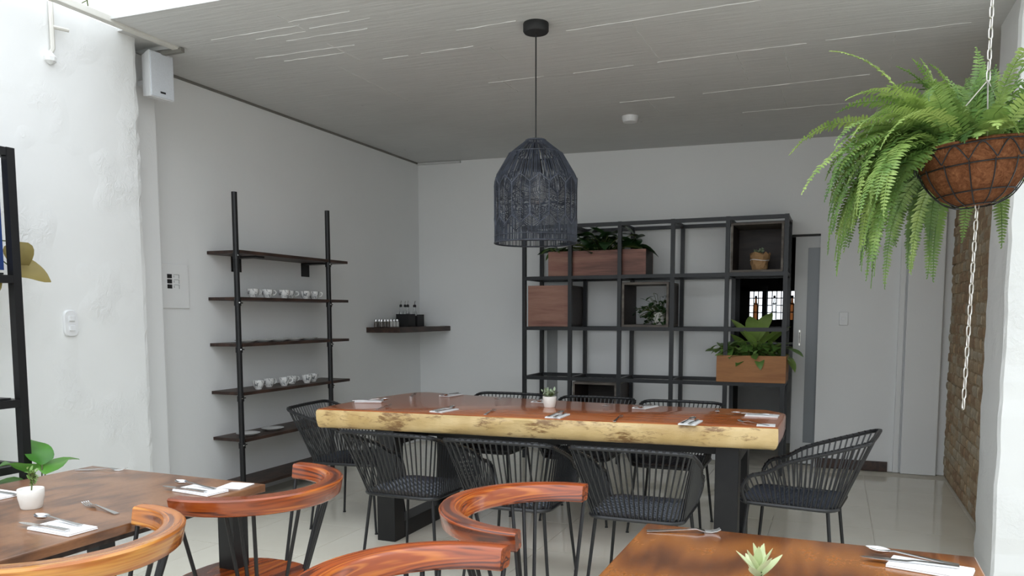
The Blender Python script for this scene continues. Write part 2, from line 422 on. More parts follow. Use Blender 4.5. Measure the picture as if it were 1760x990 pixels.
# left wall, pilaster, near wall
struct(MB().box(XL-.2, XL, 3.3, YB+.1, 0, 2.93).build('wall_left', M['wall']))
struct(MB().box(XL-.2, -3.95, 3.3, 3.80, 0, 2.925).build('trim_3', M['wall'], bevel=.012))
def rough_edge_wall():
    # near wall with an uneven vertical edge
    mb = MB(); rings = []
    n = 60
    for i in range(n+1):
        z = 2.96*i/n; dx = rnd.uniform(-.004, .004); dy = rnd.uniform(-.005, .005)
        rings.append([(-4.4, -8.0, z), (-3.8, -8.0, z), (-3.8, 3.50, z), (-3.806+dx, 3.525+dy, z), (-3.84, 3.535+dy, z), (-4.4, 3.535, z)])
    mb.rings(rings); return mb.build('wall_left_near', M['rough_wall'], smooth=False)
wn = struct(rough_edge_wall())
# ceiling bead along the left wall
struct(MB().box(XL, XL+.012, 3.8, YB, 2.912, 2.93).build('trim_4', M['ceil_trim']))
struct(MB().bar((XL, YB-.015, 2.915), (XL+.5, YB-.015, 2.905), .03, .02).build('trim_5', M['concrete']))
# right wall: core, old bricks, column
wr = struct(MB().box(XR+.012, 1.5, 4.7, YB+.1, 0, 2.95).build('wall_right', M['mortar']))
bms = []
for k in range(9):
    q = MB(); L_, H_ = .205, .066
    ring = []
    rings = []
    for dz, ins in ((0, .004), (.012, .0), (H_*.5, -.001), (H_-.012, .0), (H_, .004)):
        rings.append([(ins+rnd.uniform(-.003, .003), rnd.uniform(.004, .012), dz+rnd.uniform(-.004, .004)), (ins+rnd.uniform(-.004, .003), L_*.5, dz+rnd.uniform(-.004, .004)), (ins+rnd.uniform(-.003, .003), L_-rnd.uniform(.004, .012), dz+rnd.uniform(-.004, .004)), (.06, L_, dz), (.06, 0, dz)])
    q.rings(rings); bms.append(q.mesh('brick', M['brick'][k % 3], smooth=False))
nb = 0
for c in range(36):
    z = .02+c*.0785; y = 4.78+(.11 if c % 2 else 0)
    while y < YB-.06:
        if not (z > 2.8) and y > 4.9 and nb < 300:
            o = link('brick', bms[rnd.randrange(9)], wr, (XR+.004+rnd.uniform(-.006, .007), y, z), (rnd.uniform(-.02, .02), 0, 0)); nb += 1
            if y+.205 > YB: o.scale.y = (YB-y-.005)/.205
        y += .218
col_rings = []
for i in range(41):
    z = 3.4*i/40; d = rnd.uniform(-.004, .004); e = rnd.uniform(-.004, .004)
    col_rings.append([(.75+d, 4.42, z), (.762+d, 4.40+e, z), (1.6, 4.40, z), (1.6, 4.91, z), (.755+e, 4.91, z), (.75+e, 4.90, z)])
struct(MB().rings(col_rings).build('wall_right_near', M['rough_wall']))
# beyond the frame the patio lies open to the front; unseen wall added at right, keeps sky light off the near wall
struct(MB().box(-4.4, 3.0, -16.0, -8.0, -.12, -.006).build('floor_patio', M['grout']))
struct(MB().box(2.5, 2.7, -12.0, 4.4, 0, 3.8).build('wall_sky_blocker', M['rough_wall']))
# room behind the doorway
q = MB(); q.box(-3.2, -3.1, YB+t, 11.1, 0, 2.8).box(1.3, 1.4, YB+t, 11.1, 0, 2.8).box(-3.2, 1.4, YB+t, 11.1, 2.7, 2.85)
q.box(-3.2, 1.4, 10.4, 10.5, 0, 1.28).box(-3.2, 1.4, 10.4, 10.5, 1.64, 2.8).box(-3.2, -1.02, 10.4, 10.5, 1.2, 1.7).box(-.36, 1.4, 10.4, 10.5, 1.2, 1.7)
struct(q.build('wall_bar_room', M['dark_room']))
wg = struct(link('window_1', None)); wg['label'] = 'bright gridded window in dark room'
for i in range(13):
    x = -1.02+.66*i/12; MB().box(x-.006, x+.006, 10.41, 10.43, 1.28, 1.64).build('bar', M['black_metal'], wg)
for i in range(5):
    z = 1.28+.36*i/4; MB().box(-1.02, -.36, 10.405, 10.425, z-.006, z+.006).build('bar', M['black_metal'], wg)
for x in (-.83, -.56): MB().box(x-.03, x+.03, 10.36, 10.41, 1.2, 1.7).build('mullion', M['black_metal'], wg)
ct = thing('bar_counter', 'grey fronted bar counter in dark room behind doorway', 'counter', (-.7, 8.9, 0))
MB().box(-.9, .9, -.25, .25, 0, 1.0).build('body', M['white_paint'], ct)
MB().box(-.95, .95, -.3, .3, 1.0, 1.04).build('worktop', M['black_matte'], ct, bevel=.005)
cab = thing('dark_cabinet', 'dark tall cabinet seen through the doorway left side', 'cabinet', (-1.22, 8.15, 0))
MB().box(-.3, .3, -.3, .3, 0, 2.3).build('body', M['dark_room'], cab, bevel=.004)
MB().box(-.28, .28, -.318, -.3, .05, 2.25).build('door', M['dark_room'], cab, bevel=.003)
M['amber'], _n, _l, _b = base_mat('amber_glass', S(150, 92, 52), .1); _b.inputs['Transmission Weight'].default_value = .5
MB().box(-1.05, -.33, 10.25, 10.41, 1.255, 1.28).build('window_sill', M['dark_room'], wg)
for i, (x, y, mt, lb) in enumerate([(-.93, 10.32, 'amber', 'amber bottle on window sill of dark room, leftmost of three'), (-.71, 10.32, 'glass', 'clear bottle between two amber bottles on dark room sill'), (-.50, 10.32, 'amber', 'amber bottle on dark room window sill, nearest sliding door')]):
    b = thing('bar_bottle', lb, 'bottle', (x, y, 1.28), 0, 'bottles on the dark room sill')
    MB().lathe([(.032, 0), (.034, .01), (.034, .17), (.014, .22), (.013, .27)], 16).build('body', M[mt], b, smooth=True)
    MB().lathe([(.015, .27), (.015, .30)], 12).build('cap', M['black_matte'], b)
# sliding door
dr = struct(link('door_1', None, None, (0, YB+.06, 0))); dr['label'] = 'white sliding door with tall frosted glass panel'
q = MB(); q.box(-.345, -.24, 0, .045, .01, 2.03).box(-.24, .3, 0, .045, 1.93, 2.03).box(-.24, .3, 0, .045, .01, .2)
q.build('frame', M['white_paint'], dr)
MB().box(-.24, .3, .018, .026, .2, 1.93).build('glass_pane', M['door_glass'], dr)
h = MB().box(-.30, -.283, -.006, 0, 1.07, 1.21).build('handle', M['chain'], dr, bevel=.002)
MB().box(-.295, -.288, -.008, -.005, 1.09, 1.19).build('slot', M['black_matte'], h)
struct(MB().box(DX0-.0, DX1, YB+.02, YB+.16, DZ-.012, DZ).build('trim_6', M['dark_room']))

# ================================================================== FIXED FITTINGS
def switch(label, loc, rz, w, h, n):
    t_ = thing('light_switch', label, 'light switch', loc, rz, 'wall switches')
    r = .03 if n > 1 else .006; rg = []
    for y, k in ((0, 1), (-.008, 1), (-.013, .9)):
        ring = []
        for cx, cz, a0 in ((w/2-r, h/2-r, 0), (-w/2+r, h/2-r, PI/2), (-w/2+r, -h/2+r, PI), (w/2-r, -h/2+r, 1.5*PI)):
            for j in range(6): a = a0+PI/2*j/5; ring.append(((cx+r*math.cos(a))*k, y, (cz+r*math.sin(a))*(1-(1-k)*.5)))
        rg.append(ring)
    MB().rings(rg).build('plate', M['white_plastic'], t_, smooth=True)
    for k in range(n):
        z = (k-(n-1)/2)*.052
        MB().box(-.016, .016, -.021, -.011, z-.014, z+.014).build('rocker', M['white_plastic'], t_, bevel=.002)
switch('oval white double light switch on rough near wall', (-3.799, 3.01, 1.307), PI/2, .085, .14, 2)
switch('small white rocker switch on back wall beside doorway', (.065, YB, 1.31), 0, .072, .115, 1)
fp = thing('breaker_panel', 'flush white breaker panel with black stickers on left wall', 'electrical panel', (XL, 4.02, 1.56), PI/2)
MB().box(-.16, .13, -.012, 0, -.165, .13).build('cover', M['wall'], fp, bevel=.003)
for k in range(3):
    MB().box(-.058, -.018, -.0135, -.012, -.035+k*.034, -.008+k*.034).build('black_sticker', M['black_matte'], fp)
    q = MB(); x0, x1, z0, z1 = -.002, .045, -.035+k*.034, -.008+k*.034
    q.box(x0, x1, -.0132, -.012, z1-.003, z1).box(x1-.004, x1, -.0132, -.012, z0, z1).box(x0, x0+.004, -.0132, -.012, z0+.006, z1-.008)
    q.build('outline_sticker', M['gray_strip'], fp)
# speaker
sp = thing('wall_speaker', 'white wall loudspeaker mounted high beside left pilaster', 'speaker', (-3.855, 3.675, 2.765), R_(84))
mb = MB(); rg = []
for (y, w_, h_, zo) in ((0, .055, .10, -.005), (-.02, .07, .118, -.002), (-.09, .082, .13, 0), (-.10, .084, .132, 0)):
    rg.append([(sx*w_, y, zo+sz*h_) for sx, sz in ((-1, -1), (1, -1), (1, 1), (-1, 1))])
mb.rings(rg).build('cabinet', M['white_plastic'], sp)
g_ = MB().box(-.079, .079, -.108, -.1, -.127, .127).build('grille', plain('light_grey_grille', S(206, 210, 216), .6, var=.05, scale=200), sp, bevel=.004)
MB().box(-.018, .018, -.1095, -.1075, -.103, -.092).build('badge', M['black_matte'], g_, bevel=.0006)
MB().bar((0, 0, -.02), (.0, .10, -.02), .03).build('bracket', M['white_plastic'], sp)
# conduits
pp = tag(MB().tube([(-3.785, 2.98, 3.4), (-3.785, 2.98, 2.72), (-3.79, 2.965, 2.69)], .012, 8).build('conduit_pipe', M['conduit'], smooth=True), 'thin vertical white pipe high on rough near wall', 'pipe')
MB().tube([(-3.78, 2.98, 2.83), (-3.765, 3.06, 2.835)], .010, 8).build('stub', M['conduit'], pp, smooth=True)
q = MB().lathe([(.005, -.05), (.03, -.035), (.034, -.015), (.02, .0), (.012, .015)], 9, (-3.79, 2.965, 2.69)).build('mortar_blob', M['rough_wall'], pp)
tag(MB().box(-3.665, -3.62, 1.6, 3.70, 2.905, 2.94).build('roof_channel', M['conduit'], bevel=.004), 'cream metal channel running along top of near wall', 'channel')
tag(MB().box(-3.90, -3.60, 3.665, 3.695, 2.888, 2.913).build('corner_bracket', M['ceil_trim'], bevel=.003), 'short grey bracket under the slab above speaker', 'bracket')
vine = tag(MB().tube(catmull([(-3.70, 3.10, 3.25), (-3.69, 3.12, 3.12), (-3.705, 3.13, 3.03), (-3.72, 3.15, 2.97)], 6), .004, 5).build('dry_vine', M['stem']), 'dry vine stem hanging over slab edge at top left', 'vine')
for k in range(9):
    z = 3.0+.028*k; MB().tube([(-3.70, 3.125-.002*k, z), (-3.70+rnd.uniform(-.03, .03), 3.12+rnd.uniform(-.03, .03), z-.02)], .003, 4).build('twig', M['stem'], vine)
struct(MB().box(-4.15, -3.665, 3.40, 3.68, 2.945, 2.99).build('trim_7', M['concrete']))
# smoke detector
sd = thing('smoke_detector', 'small round white smoke detector on concrete ceiling', 'smoke detector', (-1.527, 6.145, ceil_z(-1.527)))
MB().lathe([(.062, 0), (.062, -.02), (.054, -.045), (.02, -.05), (.0, -.05)], 24).build('body', M['white_plastic'], sd, smooth=True)
MB().lathe([(.064, 0), (.064, -.008)], 24).build('base_ring', M['white_plastic'], sd)

# ================================================================== PENDANT LAMP
def pendant():
    x, y = -1.515, 4.03
    t_ = thing('pendant_lamp', 'black woven wicker pendant lamp hanging over the slab table', 'pendant lamp', (x, y, 0))
    zc = ceil_z(x)
    MB().lathe([(.0, zc), (.066, zc), (.068, zc-.006), (.068, zc-.042), (.062, zc-.05), (.0, zc-.05)], 28).build('ceiling_canopy', M['black_matte'], t_, smooth=True)
    MB().tube([(0, 0, zc-.05), (0, 0, 2.20)], .004, 6).build('cord', M['black_matte'], t_)
    MB().lathe([(.0, 2.21), (.02, 2.205), (.022, 2.13), (.017, 2.11), (.0, 2.11)], 14).build('socket', M['black_matte'], t_, smooth=True)
    MB().lathe([(.016, 2.115), (.02, 2.10), (.05, 2.06), (.062, 2.01), (.058, 1.975), (.03, 1.945), (.0, 1.938)], 24).build('bulb', M['bulb_glass'], t_, smooth=True)
    R0 = .222
    ZB, ZL, ZU, ZP = 1.735, 1.84, 2.075, 2.205
    r_ring, r_top, ZT = .142, .052, 2.277
    def rad(z):
        if z <= ZU: return R0
        if z <= ZP: return R0+(r_ring-R0)*(z-ZU)/(ZP-ZU)
        return r_ring+(r_top-r_ring)*(z-ZP)/(ZT-ZP)
    sh = MB()
    def ring(z, r, th): return MB().tube([(r*math.cos(2*PI*k/40), r*math.sin(2*PI*k/40), z) for k in range(40)], th, 6, True)
    fr = ring(ZB, R0+.001, .0045).build('bottom_ring', M['wicker'], t_)
    ring(ZB+.035, R0+.001, .0025).build('lower_ring', M['wicker'], t_)
    ring(ZP, r_ring+.002, .004).build('shoulder_ring', M['wicker'], t_)
    ring(ZT, r_top, .005).build('top_ring', M['wicker'], t_)
    NP = 14; da = 2*PI/NP; amp = .042
    def P(a, z, off=0):
        r = rad(z)+off; return (r*math.cos(a), r*math.sin(a), z)
    def zz(a, zbase, up):        # hexagon edge height at angle a
        u = ((a/da) % 1.0); k = 1-abs(u-.5)*2      # 1 at panel centre
        return zbase+amp*k*up
    up_ = MB(); lo_ = MB(); n = 250
    for i in range(n):
        a = 2*PI*i/n+rnd.uniform(-.008, .008); b = a+rnd.uniform(-.03, .03)
        zt = zz(a, 2.03, 1)
        up_.tube([P(a, zt), P(a*.5+b*.5, ZU+.02, .001), P(b, ZP, .003)], rnd.uniform(.0014, .0025), 4, cap=False)
        if i % 3 != 2: up_.tube([P(b, ZP, .002), P(b+rnd.uniform(-.03, .03), ZT)], rnd.uniform(.0013, .002), 4, cap=False)
        lo_.tube([P(a, zz(a, 1.865, -1)), P(a+rnd.uniform(-.01, .01), ZB)], rnd.uniform(.0013, .002), 4, cap=False)
    tag(up_.build('upper_strands', M['wicker'], t_), kind='stuff'); tag(lo_.build('lower_strands', M['wicker'], t_), kind='stuff')
    for p in range(NP):
        a0 = p*da; a1 = a0+da; am = (a0+a1)/2
        q = MB()
        for off in (0,):
            q.tube([P(a0, 2.03), P(am, 2.03+amp), P(a1, 2.03)], .0042, 5)
            q.tube([P(a0, 1.865), P(am, 1.865-amp), P(a1, 1.865)], .0042, 5)
            q.tube([P(a0, 1.865), P(a0, 2.03)], .003, 5); q.tube([P(am, 1.865-amp), P(am, 2.03+amp)], .002, 5)
        pn = q.build('woven_panel', M['wicker_edge'], t_)
        w_ = MB(); m_ = 38
        for k in range(m_):
            f = (k+.5)/m_; z = 1.865+(2.03-1.865)*f+rnd.uniform(-.001, .001); h_ = amp*(2*f-1)
            w_.tube([P(a0, z), P(am, z+h_), P(a1, z)], rnd.uniform(.0013, .0020), 4, cap=False)
        tag(w_.build('weave', M['wicker'], pn), kind='stuff')
pendant()

# ================================================================== WALL SHELF UNIT
SX0, SX1, SY0, SY1 = XL+.003, -3.80, 4.335, 5.63
SZ = [.135, .47, .80, 1.14, 1.463, 1.785]
su = thing('wall_shelf_unit', 'tall dark shelf unit of planks on two black pipes against left wall', 'shelf', (0, 0, 0))
for z in SZ:
    MB().box(SX0, SX1, SY0, SY1, z-.011, z+.011).build('plank', M['shelf_wood'], su, bevel=.002)
for y in (4.315, 5.375):
    up = MB().tube([(-3.815, y, 0), (-3.815, y, 2.185)], .0195, 14).build('pipe_post', M['black_metal'], su, smooth=True)
    for z in SZ[1:]:
        MB().lathe([(.024, -.05), (.024, -.012)], 14, (-3.815, y, z)).build('clamp_collar', M['black_metal'], up, smooth=True)
        MB().tube([(-3.80, y-.005, z-.028), (-3.788, y-.012, z-.028)], .005, 8).build('bolt', M['steel'], up)
        MB().tube([(-3.815, y+.02, z-.03), (-3.815, y+.05, z-.03)], .004, 6).build('wing_screw', M['black_metal'], up)
for y in (4.625, 5.44):
    q = MB().box(XL, XL+.008, y-.05, y+.05, 1.665, 1.775).box(XL, XL+.22, y-.05, y+.05, 1.762, 1.774)
    q.build('angle_bracket', M['black_metal'], su)
# cups and plates
def cup():
    t_ = thing('coffee_cup', '', 'cup', (0, 0, 0), 0, 'printed coffee cups on the wall shelves')
    MB().lathe([(.0, .006), (.020, .0), (.023, .0), (.024, .006), (.036, .022), (.041, .042), (.042, .062), (.039, .062), (.036, .04), (.022, .014), (0, .012)], 22).build('bowl', M['cup'], t_, smooth=True)
    MB().tube(catmull([(.039, 0, .052), (.058, 0, .054), (.064, 0, .038), (.052, 0, .024), (.034, 0, .022)], 4), .0042, 6).build('handle', M['ceramic'], t_, smooth=True)
    return t_
c0 = cup(); first = True
ords = ['leftmost', 'second from left', 'third from left', 'third from right', 'second from right', 'rightmost']
for row, z, ys in (('upper', SZ[4], [4.56, 4.715, 4.885, 5.03, 5.165, 5.285]), ('lower', SZ[2], [4.575, 4.745, 4.88, 5.02, 5.145, 5.27])):
    for k, y in enumerate(ys):
        o = c0 if first else copy_tree(c0); first = False
        o.location = (-3.90+rnd.uniform(-.03, .03), y, z+.011); o.rotation_euler = (0, 0, rnd.uniform(-2.6, -.8)+PI)
        o['label'] = 'white printed cup, %s of six on %s cup shelf' % (ords[k], row)
def plate(label, x, y, z, r=.075, tilt=0):
    t_ = MB().lathe([(0, .004), (r*.55, .0), (r*.6, .003), (r*.97, .015), (r, .018), (r*.96, .019), (r*.6, .008), (0, .007)], 28).build('saucer', M['ceramic'], None, (x, y, z), (0, tilt, 0), smooth=True)
    return tag(t_, label, 'saucer', 'saucers on the wall shelves')
for k, y in enumerate([4.52, 4.70, 4.875, 5.06, 5.235]):
    plate('white saucer, %s in row of five on middle shelf' % ['leftmost', 'second from left', 'centre one', 'second from right', 'rightmost'][k], -3.93+.0*k, y, SZ[3]+.011, .082)
plate('white saucer beside the left pipe on low shelf', -3.92, 4.50, SZ[1]+.011, .085)
plate('white saucer on low shelf further along from the pipe', -3.93, 4.78, SZ[1]+.011, .085)

# ================================================================== CORNER SHELF
CZ = 1.232
cs = tag(MB().box(XL, -3.73, 6.35, YB, CZ-.05, CZ).build('corner_shelf', M['shelf_wood'], bevel=.003), 'thick dark floating shelf in the far left corner', 'shelf')
def shaker(x, y, label, col):
    t_ = thing('shaker', label, 'shaker', (x, y, CZ), 0, 'glass shakers on the corner shelf')
    MB().lathe([(.014, 0), (.019, .004), (.018, .045), (.016, .05)], 12).build('jar', M[col], t_, smooth=True)
    MB().lathe([(.017, .05), (.018, .054), (.015, .072), (.0, .076)], 12).build('lid', M['steel'], t_, smooth=True)
M['salt'] = plain('salt_filled_glass', S(196, 194, 190), .15, var=.1, scale=60)
M['pepper'] = plain('pepper_filled_glass', S(96, 90, 84), .15, var=.3, scale=120)
sid = 0
for r_, (xx, nn) in enumerate(((-3.955, 6), (-4.03, 6))):
    for k in range(nn):
        y = 6.40+k*.057+.02*r_
        pos = ['leftmost', 'second', 'third', 'fourth', 'fifth', 'sixth and last'][k]
        shaker(xx, y, 'small steel-lidded shaker, %s in %s row on corner shelf' % (pos, ('front', 'rear')[r_]), 'pepper' if (k < 3) else 'salt')
def holder(label, loc, lo, hi, low):
    t_ = thing('bottle_caddy', label, 'caddy', loc, 0, 'black bottle caddies on the corner shelf')
    w_, d_ = .07, .07
    MB().box(-w_, w_, -d_, d_, 0, .01).build('base', M['black_matte'], t_)
    MB().box(w_-.008, w_, -d_, d_, .01, hi).build('front_panel', M['black_matte'], t_, bevel=.002)
    MB().box(-w_, w_-.008, -d_, -d_+.008, .01, hi*low).build('side_panel', M['black_matte'], t_)
    MB().box(-w_, w_-.008, d_-.008, d_, .01, hi*.5).build('side_panel', M['black_matte'], t_)
    return t_
holder('tall black caddy with two small marks on corner shelf', (-3.96, 6.86, CZ), 0, .125, 1)
holder('black caddy with a stepped side, nearer the corner', (-3.97, 7.06, CZ), 0, .12, .9)
for k, (x, y) in enumerate(((-3.99, 6.82), (-3.935, 6.86), (-3.99, 6.90), (-3.95, 7.03), (-3.99, 7.09))):
    b = thing('oil_bottle', 'clear oil bottle with black stopper, %s of five in corner caddies' % ['leftmost', 'second from left', 'middle', 'second from right', 'rightmost'][k], 'bottle', (x, y, CZ+.0101), 0, 'oil bottles on the corner shelf')
    MB().lathe([(.02, 0), (.022, .004), (.022, .12), (.012, .15), (.011, .185)], 14).build('body', M['glass'], b, smooth=True)
    st = MB().lathe([(.013, .183), (.014, .187), (.013, .206), (.006, .21)], 12).build('stopper', M['black_matte'], b)
    MB().tube([(0, 0, .208), (0, 0, .225), (.004, .004, .245)], .003, 6).build('spout', M['steel'], st)
tag(MB().box(-.07, .07, -.09, .09, 0, .006).build('paper_stack', M['napkin'], None, (-3.83, 7.25, CZ), (0, 0, .1)), 'small stack of white papers at right end of corner shelf', 'paper')

# ================================================================== BOOKCASE
BX = [-2.69, -2.243, -1.783, -1.316, -.856, -.39]
BZ = [.30, .762, 1.222, 1.683, 2.147]
BYF, BYR, BT = 6.86, 7.33, .034
bk = thing('open_bookcase', 'tall black square-tube open bookcase against back wall', 'bookcase', (0, 0, 0))
def tube_box(a, b, nm):
    MB().bar(a, b, BT-{'upright': 0, 'rail': .002, 'depth_bar': .004}[nm]).build(nm, M['bookcase_metal'], bk)
for y in (BYF, BYR):
    for x in BX: tube_box((x, y, 0), (x, y, BZ[-1]+BT/2+.001), 'upright')
    for z in BZ: tube_box((BX[0], y, z), (BX[-1], y, z), 'rail')
for x in BX:
    for z in BZ: tube_box((x, BYF, z), (x, BYR, z), 'depth_bar')

def open_box(label, x0, x1, y0, y1, z0, z1, th, mt, back=None, front=None, inner=None):
    t_ = thing('display_box', label, 'wooden box', ((x0+x1)/2, (y0+y1)/2, z0), 0, 'wooden boxes in the bookcase')
    w_, d_, h_ = (x1-x0)/2, (y1-y0)/2, z1-z0
    MB().box(-w_, w_, -d_, d_, 0, th).build('bottom_panel', M[mt], t_, bevel=.002)
    MB().box(-w_, w_, -d_, d_, h_-th, h_).build('top_panel', M[mt], t_, bevel=.002)
    for s in (-1, 1): MB().box(min(s*w_, s*(w_-th)), max(s*w_, s*(w_-th)), -d_, d_, th, h_-th).build('side_panel', M[inner or mt], t_, bevel=.002)
    if inner:
        for s in (-1, 1): MB().box(min(s*w_, s*(w_-th)), max(s*w_, s*(w_-th)), -d_-.004, -d_, th, h_-th).build('front_edge', M[mt], t_)
        MB().box(-w_, w_, -d_-.004, -d_, 0, th).build('front_edge', M[mt], t_); MB().box(-w_, w_, -d_-.004, -d_, h_-th, h_).build('front_edge', M[mt], t_)
    if back: MB().box(-w_+th, w_-th, d_-th, d_, th, h_-th).build('back_panel', M[back], t_)
    if front: MB().box(-w_, w_, -d_-.012, -d_, 0, h_).build('front_panel', M[front], t_, bevel=.002)
    return t_
e = BT/2
open_box('closed reddish wooden cube on left side of bookcase', -2.665, -2.262, 6.90, 7.31, BZ[2]+e, BZ[2]+.395, .015, 'dark_box', 'dark_box', 'walnut')
open_box('open weathered box holding trailing plant in bookcase middle', -1.76, -1.345, 6.86, 7.32, BZ[2]+e, BZ[2]+.41, .02, 'grey_box', None, None, 'dark_box')
open_box('dark open box low in bookcase behind the table', -2.215, -1.80, 6.86, 7.31, BZ[0]+e, BZ[0]+.435, .02, 'grey_box', 'dark_box', None, 'dark_box')
open_box('dark backed box at top right of bookcase holding wrapped pot', -.832, -.412, 6.86, 7.32, BZ[3]+e, BZ[3]+.425, .018, 'grey_box', 'dark_box', None, 'dark_box')

# ------------------------------------------------------------------ leaves and plants
def leaf_mesh(name, mat_, L, W, bend=.6, fold=.25, nx=7, wavy=0, shape=1.0):
    vs = []; fs = []
    for i in range(nx):
        t = i/(nx-1); w_ = W*.5*(math.sin(PI*min(1, t**shape*.97+.03))**.8) if i < nx-1 else .001
        ang = -bend*t; y = L*(t-.12*bend*bend*t*t); z = -bend*.5*L*t*t
        zz = math.sin(t*9)*wavy
        vs += [(-w_, y, z+fold*w_+zz), (0, y, z), (w_, y, z+fold*w_-zz)]
    for i in range(nx-1):
        for k in (0, 1): fs.append((i*3+k, i*3+k+1, i*3+k+4, i*3+k+3))
    q = MB(); q.add(vs, fs); m = q.mesh(name, M[mat_]); m.polygons.foreach_set('use_smooth', [True]*len(m.polygons)); return m

def leafy(root, meshes, spots, stem_mat='stem', stem_r=.004, base=(0, 0, 0)):
    """spots: (x,y,z, yaw, pitch, roll, scale)"""
    for (x, y, z, yaw, pitch, roll, s) in spots:
        o = link('leaf', rnd.choice(meshes), root, (x, y, z))
        o.rotation_euler = Euler((pitch, roll, yaw), 'YXZ') if False else (pitch, roll, yaw)
        o.scale = (s, s, s)
    st = MB()
    for (x, y, z, yaw, pitch, roll, s) in spots:
        b = Vector((base[0]+(x-base[0])*.25, base[1]+(y-base[1])*.25, base[2])); e_ = Vector((x, y, z))
        m_ = b.lerp(e_, .5)+Vector((0, 0, .15*(e_-b).length)); st.tube(catmull([b, m_, e_], 4), stem_r, 4)
    tag(st.build('stems', M[stem_mat], root), kind='stuff')

def planter(label, x0, x1, y0, y1, z0, h_, mt):
    t_ = thing('planter_box', label, 'planter', ((x0+x1)/2, (y0+y1)/2, z0), 0, 'wooden planters in the bookcase')
    w_, d_ = (x1-x0)/2, (y1-y0)/2
    MB().box(-w_, w_, -d_, -d_+.018, 0, h_).build('front_board', M[mt], t_, bevel=.002)
    MB().box(-w_, w_, d_-.018, d_, 0, h_).build('back_board', M[mt], t_, bevel=.002)
    for s in (-1, 1): MB().box(min(s*w_, s*(w_-.018)), max(s*w_, s*(w_-.018)), -d_+.018, d_-.018, 0, h_).build('end_board', M['dark_box' if mt == 'walnut' else mt], t_, bevel=.002)
    MB().box(-w_+.018, w_-.018, -d_+.018, d_-.018, 0, .015).build('bottom_board', M[mt], t_)
    MB().box(-w_+.018, w_-.018, -d_+.018, d_-.018, h_-.05, h_-.03).build('soil', M['soil'], t_)
    return t_
planter('long reddish wooden planter on top row of bookcase', -2.47, -1.56, 6.90, 7.2, BZ[3]+e, .225, 'walnut')
planter('orange-brown wooden planter at right of bookcase third row', -.925, -.365, 6.83, 7.24, BZ[1]+e, .225, 'orange_box')
dk = [leaf_mesh('leaf', 'dark_leaf', .20, .11, b, .2) for b in (.4, .8, 1.2)]
pl = thing('planter_plant', 'dark glossy leafed plant growing in long top planter', 'plant', (-2.0, 7.05, BZ[3]+e+.19))
sp_ = []
for k in range(64):
    x = rnd.uniform(-.42, .40); y = rnd.uniform(-.12, .1); h_ = rnd.uniform(.03, .17)*(1 if -.3 < x < .36 else .5)
    sp_.append((x, y, h_, rnd.uniform(0, 2*PI), rnd.uniform(-.2, .9), rnd.uniform(-.4, .4), rnd.uniform(.7, 1.2)))
leafy(pl, dk, sp_)
yl = [leaf_mesh('leaf', 'mid_leaf', .13, .06, b, .2) for b in (.6, 1.1)]
pl = thing('trailing_plant', 'lighter green leaves spilling over left end of long planter', 'plant', (-2.40, 6.95, BZ[3]+e+.2))
leafy(pl, yl, [(rnd.uniform(-.06, .12), rnd.uniform(-.04, .06), rnd.uniform(0, .07), rnd.uniform(0, 2*PI), rnd.uniform(-.5, .5), 0, rnd.uniform(.7, 1.1)) for k in range(14)])
# big dieffenbachia and the small leaves below
bl = [leaf_mesh('leaf', 'big_leaf', .30, .115, b, .25, 9) for b in (.25, .5, .8)]
pl = thing('broad_leaf_plant', 'tall broad pale leafed plant in orange-brown planter', 'plant', (-.62, 7.05, BZ[1]+e+.19))
leafy(pl, bl, [(.01, 0, .15, -.35, 1.15, 0, 1.2), (-.02, -.03, .14, .25, 1.15, .0, 1.1), (-.04, -.04, .13, .95, .85, 0, 1.05), (.06, -.05, .13, -.95, .75, 0, 1.0), (.09, -.02, .10, -.8, .85, 0, .9), (-.07, -.05, .06, .8, .7, 0, .9), (.12, -.06, .04, -.7, .6, 0, .9), (-.06, 0, .08, 1.7, .5, 0, .9), (.0, -.07, .08, 2.6, .9, 0, .8), (.1, -.05, .06, -2.2, .6, 0, .8), (-.1, -.05, .04, 2.1, .5, 0, .8), (.02, .05, .12, .1, .8, .3, .9)], stem_r=.007)
sl = [leaf_mesh('leaf', 'mid_leaf', .13, .075, b, .25) for b in (.3, .7, 1.1)]
pl = thing('low_foliage_plant', 'low bushy green foliage filling orange-brown planter', 'plant', (-.645, 7.03, BZ[1]+e+.19))
leafy(pl, sl, [(rnd.uniform(-.29, .28), rnd.uniform(-.19, .08), rnd.uniform(.0, .13), rnd.uniform(0, 2*PI), rnd.uniform(-.4, .6), rnd.uniform(-.4, .4), rnd.uniform(.6, 1.2)) for k in range(150)], stem_r=.003)
